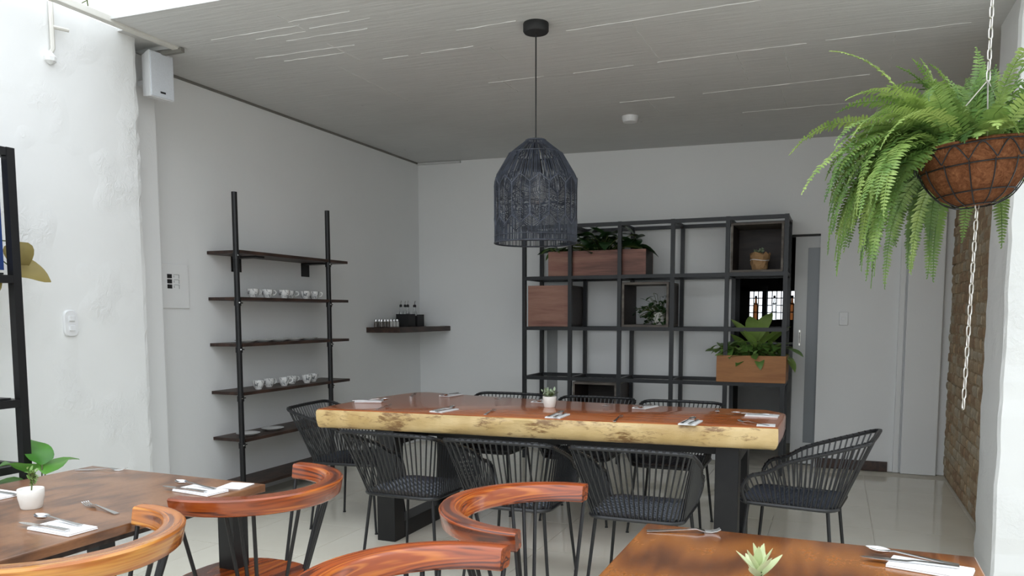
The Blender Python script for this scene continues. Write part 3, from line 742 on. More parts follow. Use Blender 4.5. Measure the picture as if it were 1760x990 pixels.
# wrapped pot with succulent
wp = thing('wrapped_pot', 'kraft paper wrapped pot with small succulent in top right box', 'potted plant', (-.61, 7.0, BZ[3]+e+.018))
mb = MB(); rg = []
for i in range(9):
    t = i/8; rg.append([((.058+.025*t+.006*math.sin(k*2.1+i))*math.cos(2*PI*k/16)*(1+.1*math.sin(3*2*PI*k/16)*t), (.058+.025*t+.006*math.sin(k*1.7+i))*math.sin(2*PI*k/16), .135*t+(.02*math.sin(k*1.9) if i == 8 else 0)) for k in range(16)])
mb.rings(rg); mb.build('paper_wrap', M['kraft'], wp)
MB().tube([(.076*math.cos(2*PI*k/16), .076*math.sin(2*PI*k/16), .085+.006*math.sin(k*.8)) for k in range(16)], .003, 5, True).build('twine', M['napkin'], wp)
su_ = [leaf_mesh('leaf', 'succulent', .05, .022, .3, .3, 5)]
leafy(wp, su_, [(.04*math.cos(k*2.4)*(k % 5)/5, .04*math.sin(k*2.4)*(k % 5)/5, .135+rnd.uniform(0, .02), k*2.4, rnd.uniform(.4, 1.3), 0, rnd.uniform(.7, 1.1)) for k in range(24)], stem_r=.002, base=(0, 0, .12))
# trailing plant in the open box
tp = thing('trailing_pot_plant', 'white pot with dark trailing plant inside the open box', 'potted plant', (-1.46, 7.03, BZ[2]+e+.02))
MB().lathe([(.045, 0), (.058, .06), (.065, .11), (.060, .11), (.05, .06), (0, .055)], 20).build('pot', M['pot_white'], tp, smooth=True)
tl = [leaf_mesh('leaf', 'dark_leaf', .05, .036, b, .2, 5) for b in (.2, .7)]
leafy(tp, tl, [(max(-.2, min(.07, rnd.gauss(-.05, .075))), rnd.gauss(-.05, .05), max(.01, rnd.gauss(.11, .06)), rnd.uniform(0, 2*PI), rnd.uniform(-.6, .8), 0, rnd.uniform(.7, 1.2)) for k in range(150)], stem_r=.0018, base=(0, 0, .1))

# ================================================================== SLAB TABLE
TZ, TH = .785, .115
def slab():
    t_ = thing('slab_table', 'long live-edge wooden slab table with thick pale bark edge', 'table', (-1.55, 4.45, 0))
    ox, oy = -1.55, 4.45
    ctrl = [(-2.875, 3.90), (-2.3, 3.945), (-1.55, 3.985), (-.9, 4.03), (-.245, 4.085)]
    front = [Vector((p.x, p.y, 0)) for p in catmull([(x, y, 0) for x, y in ctrl], 14)]
    front = resample(front, 70)
    right = resample([(-.245, 4.085, 0), (-.238, 4.4, 0), (-.245, 4.72, 0), (-.36, 4.86, 0)], 18)[1:]
    back = resample(catmull([(-.36, 4.86, 0), (-.9, 4.83, 0), (-1.6, 4.88, 0), (-2.3, 4.98, 0), (-2.72, 5.07, 0)], 10), 50)[1:]
    left = resample(catmull([(-2.72, 5.07, 0), (-2.84, 4.98, 0), (-2.91, 4.4, 0), (-2.9, 4.0, 0), (-2.875, 3.90, 0)], 8), 24)[1:-1]
    out = front+right+back+left; n = len(out); nf = len(front)
    nr = []
    for i in range(n):
        tg = (out[(i+1) % n]-out[i-1]).normalized(); nr.append(Vector((tg.y, -tg.x, 0)))
    jit = [0]*n
    v = 0
    for i in range(n):
        v = .75*v+rnd.uniform(-.004, .004); jit[i] = v
    prof = [(-.012, TZ), (-.003, TZ-.004), (.002, TZ-.014), (.004, TZ-.035), (.004, TZ-.06), (.0, TZ-.085), (-.01, TZ-.105), (-.025, TZ-TH)]
    rings = []
    for j, (o_, z) in enumerate(prof):
        rg = []
        for i in range(n):
            live = 1 if (i < nf-1 or nf+16 < i) else .15
            off = o_*(live if o_ > 0 else 1)+(jit[(i+j*3) % n]*.9*live if j > 1 else 0)
            p = out[i]+nr[i]*off; rg.append((p.x-ox, p.y-oy, z))
        rings.append(rg)
    rings_top = [rings[0]]
    q = MB(); N = n
    vs = [p for r in rings for p in r]; fs = []; mi = []
    for i in range(len(rings)-1):
        for k in range(N):
            fs.append((i*N+k, i*N+(k+1) % N, (i+1)*N+(k+1) % N, (i+1)*N+k))
            endc = (nf-1 <= k < nf+14)
            mi.append(0 if (i == 0 or endc) else 1)
    fs.append(tuple(range(N))); mi.append(0); fs.append(tuple((len(rings)-1)*N+k for k in range(N))[::-1]); mi.append(0)
    q.v = vs; q.f = fs; q.mi = mi
    q.build('slab_top', [M['slab_top'], M['live_edge']], t_, smooth=True)
    # two black box-section trestles
    for x, y0, y1 in ((-2.445, 3.97, 4.85), (-.50, 4.16, 4.72)):
        lx = x-ox
        z1 = TZ-TH-.002
        MB().box(lx-.06, lx+.06, y0-oy, y0-oy+.11, 0, z1).build('trestle_leg', M['black_metal'], t_, bevel=.003)
        MB().box(lx-.06, lx+.06, y1-oy-.11, y1-oy, 0, z1).build('trestle_leg', M['black_metal'], t_, bevel=.003)
        MB().box(lx-.06, lx+.06, y0-oy+.11, y1-oy-.11, 0, .10).build('floor_beam', M['black_metal'], t_, bevel=.003)
        MB().box(lx-.06, lx+.06, y0-oy+.11, y1-oy-.11, z1-.09, z1).build('top_beam', M['black_metal'], t_, bevel=.003)
    MB().box(-2.38-ox, -.56-ox, -.06, .06, TZ-TH-.09, TZ-TH-.004).build('centre_rail', M['black_metal'], t_, bevel=.003)
    return t_
slab()

# ================================================================== ROPE CHAIRS
def rope_chair():
    t_ = thing('rope_chair', '', 'chair', (0, 0, 0), 0, 'black cord armchairs around the slab table')
    zs = .425
    hw, hd = .215, .225
    # seat frame loop
    def rr(w_, d_, r, n=5):
        pts = []
        for cx, cy, a0 in ((w_-r, d_-r, 0), (-w_+r, d_-r, PI/2), (-w_+r, -d_+r, PI), (w_-r, -d_+r, 1.5*PI)):
            for k in range(n+1):
                a = a0+PI/2*k/n; pts.append((cx+r*math.cos(a), cy+r*math.sin(a), zs))
        return pts
    MB().tube(rr(hw, hd, .07), .011, 8, True).build('seat_frame', M['cord'], t_, smooth=True)
    # top rail: front left foot -> arm -> back -> arm -> front right
    half = [(hw-.005, hd-.035, zs), (hw+.018, hd-.02, zs+.07), (hw+.03, hd-.055, zs+.135), (hw+.035, hd-.14, zs+.165), (hw+.047, -.02, zs+.225), (hw+.055, -.24, zs+.30), (hw+.05, -hd-.10, zs+.328), (hw+.005, -hd-.138, zs+.339), (hw-.10, -hd-.143, zs+.341)]
    full = half+[(0, -hd-.145, zs+.342)]+[(-x, y, z) for x, y, z in half[::-1]]
    rail = catmull(full, 5)
    MB().tube(rail, .0105, 8).build('top_rail', M['cord'], t_, smooth=True)
    # cords: rail to seat frame U
    seatU = [(hw, hd-.07, zs), (hw, -hd+.07, zs)]+[(hw-.07+.07*math.cos(-PI/2*k/5), -hd+.07+.07*math.sin(-PI/2*k/5), zs) for k in range(1, 6)]
    seatU = seatU+[(-x, y, z) for x, y, z in seatU[::-1]]
    N = 60
    i0 = 6; rl = resample(rail[i0:len(rail)-i0], N); su2 = resample(seatU, N)
    q = MB()
    for k in range(N):
        a = rl[k]; b = su2[k]
        q.tube([a, b], .0042, 5, cap=False)
        q.tube([a+(b-a)*0+Vector((.0, .0, .002)), a+(b-a)*.0+Vector((0, 0, .009))], .0115, 6)
    tag(q.build('back_cords', M['cord'], t_), kind='stuff')
    # woven seat
    q = MB(); n = 26
    for k in range(n):
        x = -hw+.012+(2*hw-.024)*k/(n-1); lim = hd if abs(x) < hw-.06 else hd-.03
        q.tube([(x, -lim, zs+.006), (x, -lim*.5, zs-.004), (x, 0, zs-.008), (x, lim*.5, zs-.004), (x, lim, zs+.006)], .0068, 5, cap=False)
    m_ = 26
    for k in range(m_):
        y = -hd+.012+(2*hd-.024)*k/(m_-1); lim = hw if abs(y) < hd-.06 else hw-.03
        pts = []
        for j in range(n):
            x = -lim+2*lim*j/(n-1); pts.append((x, y, zs-.006*(1-(x/hw)**2)*1.2+.004*(1 if (j+k) % 2 else -1)+.004))
        q.tube(pts, .006, 4, cap=False)
    tag(q.build('woven_seat', M['seat_cord'], t_), kind='stuff')
    for sx in (-1, 1):
        for sy in (-1, 1):
            MB().tube([(sx*(hw-.03), sy*(hd-.04), zs), (sx*(hw+.01), sy*(hd+.0), .012), (sx*(hw+.01), sy*(hd), .0)], [.009, .0075, .011], 8).build('leg', M['black_metal'], t_, smooth=True)
    return t_
rc = rope_chair()
chairs = [(-.815, 3.645, 0, 'black cord armchair at near table side closest to right end'),
          (-1.445, 3.635, .02, 'black cord armchair at middle of near table side'),
          (-2.04, 3.66, -.03, 'black cord armchair at near table side closest to left end'),
          (-2.83, 4.27, -PI/2+.12, 'black cord armchair at left head of slab table'),
          (-.165, 4.16, PI/2-.13, 'black cord armchair at right head of slab table'),
          (-2.2, 5.0, PI, 'black cord armchair on far table side, nearest left wall'),
          (-1.53, 4.98, PI, 'black cord armchair on far table side, middle one'),
          (-.93, 4.92, PI, 'black cord armchair on far table side, nearest doorway')]
for k, (x, y, rz, lb) in enumerate(chairs):
    o = rc if k == 0 else copy_tree(rc)
    o.location = (x, y, 0); o.rotation_euler = (0, 0, rz); o['label'] = lb

# ================================================================== WOODEN CHAIRS
def wood_chair(mt):
    t_ = thing('wooden_chair', '', 'chair', (0, 0, 0), 0, 'curved-rail wooden chairs')
    Rr = .287; zt = .80; hh = .054
    path = []
    for k in range(29):
        a = PI+PI*k/28; path.append(Vector((Rr*math.cos(a), Rr*math.sin(a), 0)))
    path = [Vector((-Rr+.001, .012, 0))]+path+[Vector((Rr-.001, .012, 0))]
    n = len(path); rings = []; gr = []
    for i in range(n):
        tg = (path[min(i+1, n-1)]-path[max(i-1, 0)]).normalized(); nm = Vector((tg.y, -tg.x, 0))
        u = abs(i/(n-1)-.5)*2
        w_ = .031-.006*u**2; h_ = hh*(1.08-.12*u); z0 = zt-h_; b = .0055
        c = path[i]; lean = .010
        sec = [(-w_+b, z0), (w_-b, z0), (w_, z0+b), (w_, zt-b), (w_-b, zt), (-w_+b, zt), (-w_, zt-b), (-w_, z0+b)]
        rings.append([c+nm*(s+lean*(z-z0)/hh)+Vector((0, 0, z)) for s, z in sec]); gr += [(i*.034, s, z) for s, z in sec]
    q = MB().rings(rings); q.grain = gr; q.build('curved_top_rail', M[mt], t_, smooth=True)
    # seat
    sh = []
    for z, k in ((.415, .93), (.425, 1), (.447, 1.0), (.455, .97)):
        sh.append([((.215*k)*math.copysign(abs(math.cos(2*PI*j/36))**.8, math.cos(2*PI*j/36)), .02+(.215*k)*math.copysign(abs(math.sin(2*PI*j/36))**.8, math.sin(2*PI*j/36)), z) for j in range(36)])
    q = MB().rings(sh); q.grain = [(v_[0], v_[1]*.25, v_[2]*.25) for v_ in q.v]; q.build('seat', M[mt], t_, smooth=True)
    zb = zt-hh+.004
    for a in (-92, -60, -52, -44, -14, 14, 44, 52, 60, 92):
        ar = R_(a); top = Vector((Rr*math.sin(ar), -Rr*math.cos(ar), zb)); k = .70 if abs(a) in (44, 52, 60) else .72
        br = ar*(.86 if abs(a) in (44, 52, 60) else .95)
        bot = Vector((Rr*k*math.sin(br), .01-Rr*k*math.cos(br), .45))
        MB().tube([top, bot], .0062, 8).build('spindle', M['black_metal'], t_, smooth=True)
    for sx in (-1, 1):
        for sy in (-1, 1):
            MB().tube([(sx*.14, .02+sy*.14, .42), (sx*.20, .02+sy*.21, 0)], [.011, .009], 10).build('leg', M['black_metal'], t_, smooth=True)
    MB().tube([(.17*math.cos(2*PI*k/20), .02+.17*math.sin(2*PI*k/20), .405) for k in range(20)], .007, 6, True).build('seat_ring', M['black_metal'], t_)
    return t_
w0 = wood_chair('chair_wood'); w1 = wood_chair('chair_wood_gold')
wl = [(w0, -1.83, 2.075, PI/2, 'curved-rail wooden chair at far right corner of left table'),
      (w1, -1.845, 1.37, PI/2, 'golden curved-rail wooden chair at bottom left of picture'),
      (None, -.745, 2.115, -PI/2, 'curved-rail wooden chair nearest the slab table, opening rightward'),
      (None, -.72, 1.39, -PI/2, 'curved-rail wooden chair at bottom centre closest to the viewer')]
for (o, x, y, rz, lb) in wl:
    o = o or copy_tree(w0)
    o.location = (x, y, 0); o.rotation_euler = (0, 0, rz); o['label'] = lb

# ================================================================== SMALL TABLES
def small_table(label, x0, x1, y0, y1, mt, rz=0):
    cx, cy = (x0+x1)/2, (y0+y1)/2
    t_ = thing('dining_table', label, 'table', (cx, cy, 0), rz, 'small wooden dining tables')
    w_, d_ = (x1-x0)/2, (y1-y0)/2
    MB().box(-w_, w_, -d_, d_, .722, .75).build('table_top', M[mt], t_, bevel=.004)
    MB().box(-w_+.03, w_-.03, -d_+.03, d_-.03, .70, .722).build('under_board', M['dark_box'], t_)
    for sx in (-1, 1):
        for sy in (-1, 1):
            a, b = sx*(w_-.10), sy*(d_-.06)
            MB().box(a-.036, a+.036, b-.036, b+.036, 0, .70).build('leg', M['black_metal'], t_, bevel=.003)
    return t_
small_table('brown wooden dining table on left beside rough white wall', -2.745, -1.872, 1.0, 2.225, 'table_wood', R_(-1.2))
small_table('glossy orange-brown wooden table at bottom right corner', -.489, .335, .95, 2.20, 'table_wood_orange', R_(-.5))

# ================================================================== TABLEWARE
def strip(secs):
    """secs: (y, halfwidth, z, thickness)"""
    q = MB(); rings = [[(-w_, y, z), (w_, y, z), (w_, y, z+t), (-w_, y, z+t)] for y, w_, z, t in secs]; q.rings(rings); return q
def fork_mesh():
    q = strip([(-.10, .008, .001, .002), (-.05, .006, .003, .0025), (0, .0035, .006, .003), (.035, .0035, .009, .003), (.045, .009, .007, .002), (.058, .012, .004, .002)])
    for k in range(4):
        x = -.0098+k*.0065
        q.rings([[(x-.0018, y, z), (x+.0018, y, z), (x+.0015, y, z+.0016), (x-.0015, y, z+.0016)] for y, z in ((.056, .0042), (.075, .003), (.09, .006), (.10, .011))])
    return q.mesh('fork', M['steel'], smooth=True)
def spoon_mesh():
    q = strip([(-.10, .008, .001, .002), (-.05, .006, .003, .0025), (0, .0035, .006, .003), (.04, .0035, .009, .003), (.05, .006, .008, .002)])
    rings = []
    for i in range(9):
        t = i/8; y = .048+.058*t; w_ = .0195*math.sin(PI*(t*.92+.06))**.75
        d = .010*math.sin(PI*(t*.92+.05)); zb = .0095+.002*t
        rings.append([(w_*math.cos(a), y, zb-d*math.sin(a)+0) for a in [PI*j/8 for j in range(9)]]+[(w_*.9*math.cos(a), y, zb+.001-d*.85*math.sin(a)) for a in [PI*j/8 for j in range(8, -1, -1)]])
    q.rings(rings); return q.mesh('spoon', M['steel'], smooth=True)
def knife_mesh():
    return strip([(-.105, .0085, .001, .004), (-.06, .0075, .001, .005), (-.01, .006, .001, .005), (.005, .0085, .001, .002), (.07, .0095, .001, .0015), (.098, .006, .001, .0012), (.107, .001, .001, .001)]).mesh('knife', M['steel'], smooth=True)
FM, SM, KM = fork_mesh(), spoon_mesh(), knife_mesh()
NM = MB().box(-.045, .045, -.088, .088, 0, .004).box(-.044, .045, -.087, .088, .0045, .0075).mesh('napkin', M['napkin'], bevel=.0012, seg=1)
def put(nm, me, x, y, z, rz, label, cat, grp):
    return tag(link(nm, me, None, (x, y, z), (0, 0, rz)), label, cat, grp)
def setting(x, y, z, rz, where, kn=(.018, .0), spn=(-.018, .02), krz=0., srz=0.):
    put('napkin', NM, x, y, z, rz, 'folded white napkin '+where, 'napkin', 'folded napkins')
    c, s = math.cos(rz), math.sin(rz)
    def off(p): return x+p[0]*c-p[1]*s, y+p[0]*s+p[1]*c
    kx, ky = off(kn); sx, sy = off(spn)
    put('knife', KM, kx, ky, z+.008, rz+krz, 'steel knife lying on napkin '+where, 'knife', 'table knives')
    put('spoon', SM, sx, sy, z+.008, rz+srz, 'steel spoon lying on napkin '+where, 'spoon', 'table spoons')
def fork(x, y, z, rz, where):
    put('fork', FM, x, y, z, rz, 'steel fork '+where, 'fork', 'table forks')
Z1 = TZ+.0005
setting(-2.11, 4.09, Z1, R_(-8), 'near the left end of the slab table front', srz=-.08)
setting(-1.41, 4.10, Z1, R_(0), 'in front of the white pot on slab table', srz=-.08)
setting(-.68, 4.10, Z1, R_(-4), 'near the right end of the slab table front', srz=-.08)
setting(-.36, 4.53, Z1, R_(88), 'at the right head of the slab table', kn=(.02, .05), spn=(-.012, .06), srz=.2)
setting(-2.79, 4.35, Z1, R_(-70), 'at the left head of the slab table')
setting(-2.47, 4.90, Z1, R_(172), 'on far side of slab table, nearest left wall')
setting(-1.75, 4.78, Z1, R_(178), 'on far side of slab table behind the pot')
setting(-1.05, 4.69, Z1, R_(165), 'on far side of slab table, nearest doorway')
fork(-2.53, 4.10, Z1, R_(8), 'near left front corner of slab table')
fork(-1.83, 4.12, Z1, R_(8), 'on slab front between left and middle napkins')
fork(-1.07, 4.11, Z1, R_(4), 'on slab front between middle and right napkins')
fork(-.375, 4.20, Z1, R_(55), 'beside the white card on slab table')
fork(-2.72, 4.80, Z1, R_(20), 'near the left rear corner of slab table')
fork(-2.05, 4.84, Z1, R_(172), 'on far slab side left of the pot')
fork(-1.29, 4.72, Z1, R_(180), 'on far slab side right of the pot')
fork(-.62, 4.68, Z1, R_(185), 'on far slab side nearest the right end')
tag(MB().box(-.045, .045, -.045, .045, 0, .003).build('table_card', M['napkin'], None, (-.31, 4.16, Z1), (0, 0, .05)), 'small white card at right front corner of slab table', 'card')
Z2 = .7505
setting(-1.985, 2.035, Z2, R_(83), 'at far right corner of left table', kn=(-.03, .045), spn=(.022, .05), krz=0.03, srz=-.02)
setting(-1.99, 1.52, Z2, R_(87), 'on left table beside golden chair', kn=(-.025, .045), spn=(.03, .06), srz=-.03)
fork(-2.61, 2.17, Z2, R_(-70), 'at the far edge of left table')
fork(-2.085, 1.725, Z2, R_(76), 'at middle of left table pointing away from chairs')
put('napkin', NM, -2.585, 1.735, Z2, R_(88), 'folded white napkin at left picture edge on left table', 'napkin', 'folded napkins')
put('knife', KM, -2.59, 1.745, Z2+.008, R_(-92), 'steel knife at left picture edge on left table', 'knife', 'table knives')
tag(MB().box(-.045, .045, -.045, .045, 0, .003).build('table_card', M['napkin'], None, (-1.93, 2.145, Z2), (0, 0, .15)), 'small white card at far corner of left table', 'card')
setting(.225, 2.045, Z2, R_(76), 'at right end of orange-brown table', kn=(.0, .045), spn=(.04, .045), krz=.2, srz=0)
fork(-.37, 2.145, Z2, R_(-72), 'at far left corner of orange-brown table')
put('napkin', NM, -.46, 1.60, Z2, R_(90), 'folded white napkin at bottom edge of orange-brown table', 'napkin', 'folded napkins')

# pots on tables
def small_pot(label, x, y, z, r, h_, kind):
    t_ = thing('potted_succulent', label, 'potted plant', (x, y, z), 0, 'white pots with succulents on tables')
    MB().lathe([(0, 0), (r*.74, 0), (r*.80, h_*.05), (r*.98, h_*.6), (r, h_*.97), (r*.97, h_), (r*.88, h_*.97), (r*.85, h_*.85), (0, h_*.84)], 28).build('pot', M['pot_white'], t_, smooth=True)
    MB().lathe([(r*.85, h_*.85), (r*.5, h_*.88), (0, h_*.89)], 20).build('soil', M['soil'] if kind != 'sprig' else M['napkin'], t_)
    return t_
p1 = small_pot('white pot of grey-green succulents on middle of slab table', -1.60, 4.50, Z1, .042, .068, 'bush')
s1 = [leaf_mesh('leaf', 'succulent', .030, .013, .2, .3, 5)]
leafy(p1, s1, [(rnd.gauss(0, .017), rnd.gauss(0, .017), .064+rnd.uniform(0, .038), rnd.uniform(0, 6.3), rnd.uniform(.2, 1.3), 0, rnd.uniform(.7, 1.1)) for k in range(60)], stem_r=.0015, base=(0, 0, .055))
p2 = small_pot('white rounded pot with green sprig on left table', -2.305, 1.66, Z2, .038, .062, 'sprig')
s2 = [leaf_mesh('leaf', 'mid_leaf', .018, .008, .2, .3, 5)]
st_ = catmull([(0, .002, .05), (.004, .004, .085), (.012, .004, .115)], 6)
MB().tube(st_, .0022, 6).build('main_stem', M['stem'], p2)
leafy(p2, s2, [(st_[4+k % 8].x+rnd.gauss(0, .006), st_[4+k % 8].y+rnd.gauss(0, .006), st_[4+k % 8].z+rnd.gauss(.004, .006), rnd.uniform(0, 6.3), rnd.uniform(0, 1.2), 0, rnd.uniform(.7, 1.2)) for k in range(46)], stem_r=.001, base=(.006, .003, .09))
p3 = small_pot('white pot with pale succulent rosette on orange-brown table', -.125, 1.60, Z2, .040, .058, 'rosette')
s3 = [leaf_mesh('leaf', 'pale_succulent', .072, .024, -.3, .5, 8, 0, .8)]
leafy(p3, s3, [(0.004*math.cos(k*2.4), .004*math.sin(k*2.4), .072+.002*k, k*2.4+.6, .35+.085*k, 0, 1.0-.025*k) for k in range(11)], stem_r=.003, base=(0, 0, .05))

# ================================================================== HANGING FERN
FX, FY = .435, 3.27
RZ = 1.925
lm = []
for k in range(12):
    a = 2*PI*k/12; lm.append((.0078*math.cos(a), 0, .0135*math.sin(a)+(.007 if math.sin(a) > 0 else -.007)))
LINK = MB().tube(lm, .0024, 6, True).mesh('link', M['chain'], smooth=True)
def chain(label, a, b, step=.0345, sway=0):
    t_ = thing('chain', label, 'chain', tuple(a))
    d = Vector(b)-Vector(a); n = int(d.length/step)
    for k in range(n):
        p = d*((k+.5)/n); o = link('link', LINK, t_, tuple(p)); q_ = Vector((0, 0, -1)).rotation_difference(d.normalized())
        e_ = (q_.to_matrix() @ Matrix.Rotation((PI/2 if k % 2 else .35)+.3, 3, 'Z')).to_euler(); o.rotation_euler = e_
    return t_
chain('steel chain holding the fern basket from the slab', (FX+.035, FY, ceil_z(FX)), (FX+.035, FY, RZ+.24))
chain('loose steel chain hanging below the fern basket', (FX+.02, FY, 1.76), (FX+.005, FY-.02, 1.005), .036)
hb = thing('hanging_basket', 'round brown coir hanging basket in dark wire frame', 'basket', (FX, FY, RZ))
hb.rotation_euler = (0, R_(-5), 0)
prof = [(.185, 0), (.18, -.03), (.155, -.10), (.11, -.16), (.06, -.185), (0, -.19)]
MB().lathe(prof[::-1], 40).build('coir_liner', M['coir'], hb, smooth=True)
MB().lathe([(.185, 0), (.19, .012), (.178, .018), (.165, .0), (0, -.01)], 40).build('coir_rim', M['coir'], hb, smooth=True)
wire = M['black_metal']
def wring(r, z): MB().tube([(r*math.cos(2*PI*k/40), r*math.sin(2*PI*k/40), z) for k in range(40)], .0028, 5, True).build('wire_ring', wire, hb)
wring(.19, .003); wring(.173, -.062); wring(.126, -.15); wring(.065, -.19)
for k in range(14):
    a = 2*PI*k/14; b = a+2*PI/28
    MB().tube(catmull([(.191*math.cos(a), .191*math.sin(a), -.055), (.192*math.cos(b), .192*math.sin(b), .0), (.191*math.cos(a+2*PI/14), .191*math.sin(a+2*PI/14), -.055)], 5), .0024, 5).build('wire_loop', wire, hb)
    MB().tube(catmull([(.178*math.cos(a), .178*math.sin(a), -.055), (.16*math.cos(a), .16*math.sin(a), -.105), (.115*math.cos(a), .115*math.sin(a), -.165), (.064*math.cos(a), .064*math.sin(a), -.192)], 4), .0024, 5).build('wire_rib', wire, hb)
for k in range(3):
    a = 2*PI*k/3+.6
    MB().tube([(.188*math.cos(a), .188*math.sin(a), .005), (.055, 0, .24)], .0025, 5).build('hanger_wire', M['chain'], hb)
MB().lathe([(.17, -.005), (.13, .02), (.07, .045), (0, .05)], 24).build('soil', M['soil'], hb)
fern = thing('fern', 'large bright green fern spilling out of hanging basket', 'fern', (FX, FY, RZ))
def frond(az, el, L, droop, seed, r0=.10, width=.045, tw=0):
    rg = random.Random(seed)
    d = Vector((math.cos(az)*math.cos(el), math.sin(az)*math.cos(el), math.sin(el)))
    p = Vector((r0*math.cos(az)+rg.uniform(-.04, .04), r0*math.sin(az)+rg.uniform(-.04, .04), 0))
    n = max(12, int(L/.0235)); st = L/n; P_ = [p.copy()]
    cur = rg.uniform(-.9, .9)
    for i in range(n):
        d = d+Vector((0, 0, -1))*droop*(0.35+1.3*i/n)/n*3.2
        side = Vector((-d.y, d.x, 0)); d = (d+side*cur/n*.6).normalized()
        p = p+d*st; P_.append(p.copy())
    q = MB(); q.tube(P_[::3]+[P_[-1]], .0016, 4, cap=False)
    roll = rg.uniform(-.5, .5)+tw
    for i in range(3, n+1):
        t = i/n; tg = (P_[i]-P_[i-1]).normalized()
        sd_ = tg.cross(Vector((0, 0, 1)))
        if sd_.length < .05: sd_ = Vector((-math.sin(az), math.cos(az), 0))
        sd_.normalize(); up = sd_.cross(tg).normalized()
        sd_ = (sd_*math.cos(roll)+up*math.sin(roll)).normalized(); up = sd_.cross(tg).normalized()
        ln = width*min(1, (t+.02)*3.2)*(1-max(0, (t-.45)/.55)**1.7*.86)
        for sgn in (-1, 1):
            for half in (0, .5):
                b = P_[i]-tg*st*half
                dr = (sd_*sgn+tg*.28+up*rg.uniform(-.12, .3)).normalized(); l_ = ln*rg.uniform(.88, 1.08); wd = .0074*(.55+.45*ln/width)
                c = tg*wd
                curl = up*(-.18*l_)
                vs = [b-c*.55, b+c*.55, b+dr*l_*.5+c*.85, b+dr*l_*.5-c*.75, b+dr*l_*.85+c*.4+curl*.6, b+dr*l_*.85-c*.45+curl*.6, b+dr*l_+curl]
                q.add(vs, [(0, 1, 2, 3), (3, 2, 4, 5), (5, 4, 6)])
            if t > .99: break
    o = q.build('frond', M['fern'], fern); return o
left = R_(202)        # towards picture left
specs = []
fr_ = random.Random(21)
for k in range(44):   # left and left-rear, hanging
    specs.append((left+.12-abs(fr_.gauss(0, .7)), fr_.uniform(-.1, .8), fr_.uniform(.38, .64), fr_.uniform(.9, 1.6)))
for k in range(12):   # left, arching out
    specs.append((left+fr_.gauss(0, .35), fr_.uniform(.3, .9), fr_.uniform(.42, .58), fr_.uniform(.5, .9)))
for k in range(30):   # far side, hanging behind the basket
    specs.append((R_(112)+fr_.gauss(0, .6), fr_.uniform(-.2, .7), fr_.uniform(.42, .62), fr_.uniform(1.0, 1.6)))
for k in range(26):   # right side
    specs.append((R_(15)+fr_.gauss(0, .5), fr_.uniform(.4, 1.2), fr_.uniform(.36, .52), fr_.uniform(.8, 1.4)))
for k in range(56):   # crown, rising then falling over
    a_ = R_(112)+fr_.uniform(-1.9, 1.9)
    specs.append((a_, fr_.uniform(1.0, 1.5), fr_.uniform(.26, .44), fr_.uniform(.35, .95), 900+k, fr_.uniform(0, .10)))
for k in range(26):   # short fronds over the soil
    specs.append((fr_.uniform(0, 2*PI), fr_.uniform(.8, 1.4), fr_.uniform(.10, .22), fr_.uniform(.6, 1.4), 990+k, fr_.uniform(.02, .12)))
specs += [(left-.15, 1.15, .56, .42), (left+.1, .85, .52, .5), (left+.15, .40, .58, .6), (left+.25, .15, .58, .6), (R_(-55), 1.35, .62, 1.25, 1101, .08), (R_(-40), 1.3, .56, 1.2, 1102, .08), (R_(-70), 1.2, .2, 1.2, 1106, .08), (R_(-20), 1.2, .5, 1.5, 1103, .05), (R_(-5), 1.1, .5, 1.3, 1104, .05), (R_(25), 1.2, .5, 1.2, 1105, .05), (left+.4, .5, .52, 1.2), (left+.3, .6, .48, 1.2), (left+.35, .2, .46, 1.4)]
for k, s_ in enumerate(specs): frond(*s_[:4], s_[4] if len(s_) > 4 else 100+k, s_[5] if len(s_) > 5 else .10)

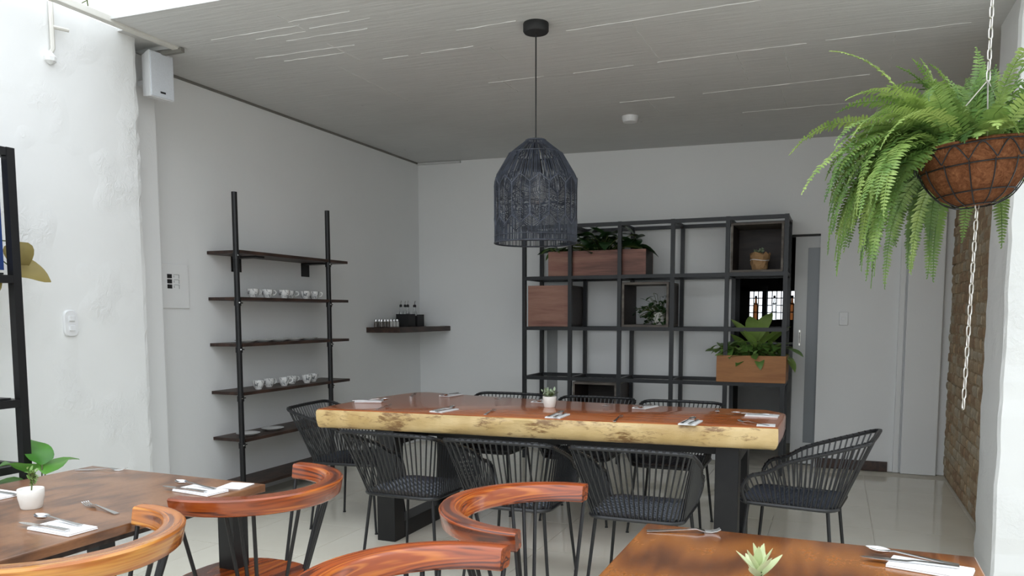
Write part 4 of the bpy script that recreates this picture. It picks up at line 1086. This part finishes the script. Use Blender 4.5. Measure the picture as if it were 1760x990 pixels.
# ================================================================== LEFT RACK WITH PLANTS
rk = thing('plant_rack', 'tall black metal rack at the left picture edge', 'rack', (0, 0, 0))
RXA, RXB, RYA, RYB, RT = -3.40, -3.72, 2.43, 1.55, .038
for x in (RXA, RXB):
    for y in (RYA, RYB): MB().bar((x, y, 0), (x, y, 2.085), RT).build('post', M['black_metal'], rk)
for z in (2.066, 1.51, .955, .66, .12):
    for x in (RXA, RXB): MB().bar((x, RYB, z), (x, RYA, z), RT-.003).build('side_bar', M['black_metal'], rk)
    for y in (RYA, RYB): MB().bar((RXA, y, z), (RXB, y, z), RT*.8).build('end_bar', M['black_metal'], rk)
for z in (1.51, .955): MB().box(RXB, RXA, RYB, RYA-.05, z+.019, z+.027).build('shelf_plate', M['black_metal'], rk)
MB().box(RXA-.03, RXA-.024, RYB+.02, RYA-.03, 1.55, 2.04).build('blue_glass_panel', M['screen'], rk)
op = thing('potted_begonia', 'olive-brown leafed plant in dark pot on left rack', 'potted plant', (-3.56, 2.30, 1.538))
MB().lathe([(.055, 0), (.07, .10), (.065, .10), (0, .09)], 20).build('pot', M['black_matte'], op, smooth=True)
ol = [leaf_mesh('leaf', 'olive_leaf', .15, .13, b, .3, 9, .004, .7) for b in (.5, 1.0)]
leafy(op, ol, [(.03, .23, .15, -1.9, -1.2, .2, 1.0), (.02, .22, .03, -1.0, -.25, .7, 1.1), (.05, -.02, .16, 2.4, .3, 0, 1), (.08, .0, .0, 3.3, -.6, 0, 1), (-.05, -.08, .12, 2.2, .4, 0, 1), (.0, .06, .15, .9, .3, 0, 1), (.09, .05, -.02, -2.2, -.8, 0, .9)], stem_r=.003, base=(0, 0, .09))
fp_ = thing('fiddle_leaf_plant', 'bright green wavy leafed plant beneath left rack', 'potted plant', (-3.30, 2.42, -.0))
MB().lathe([(.11, 0), (.14, .28), (.13, .28), (0, .26)], 24).build('pot', M['pot_white'], fp_, smooth=True)
MB().tube(catmull([(0, 0, .25), (.01, .0, .42), (0, .01, .62)], 5), .012, 8).build('trunk', M['stem'], fp_)
fl_ = [leaf_mesh('leaf', 'fiddle_leaf', .24, .15, b, .3, 10, .008, .6) for b in (.5, .9)]
leafy(fp_, fl_, [(x_, y_, z_-.07, a_, b_, c_, d_) for x_, y_, z_, a_, b_, c_, d_ in [(.05, .05, .62, -.75, .25, .4, 1.15), (.06, -.06, .6, -2.3, .2, .2, 1.1), (.04, .0, .60, -1.5, .1, 0, 1.0), (-.03, -.02, .66, 2.2, .3, .2, 1), (-.02, -.05, .60, 2.9, .2, .2, 1), (0, .03, .70, .2, .6, 0, .9), (-.05, .0, .55, 1.6, .1, 0, 1), (.05, -.05, .52, -2.2, .1, 0, 1), (-.03, .04, .74, 1.2, .8, 0, .8), (0, -.05, .72, -2.8, .8, 0, .8), (.03, .05, .5, -.4, .0, 0, 1)]], stem_r=.004, base=(0, 0, .4))
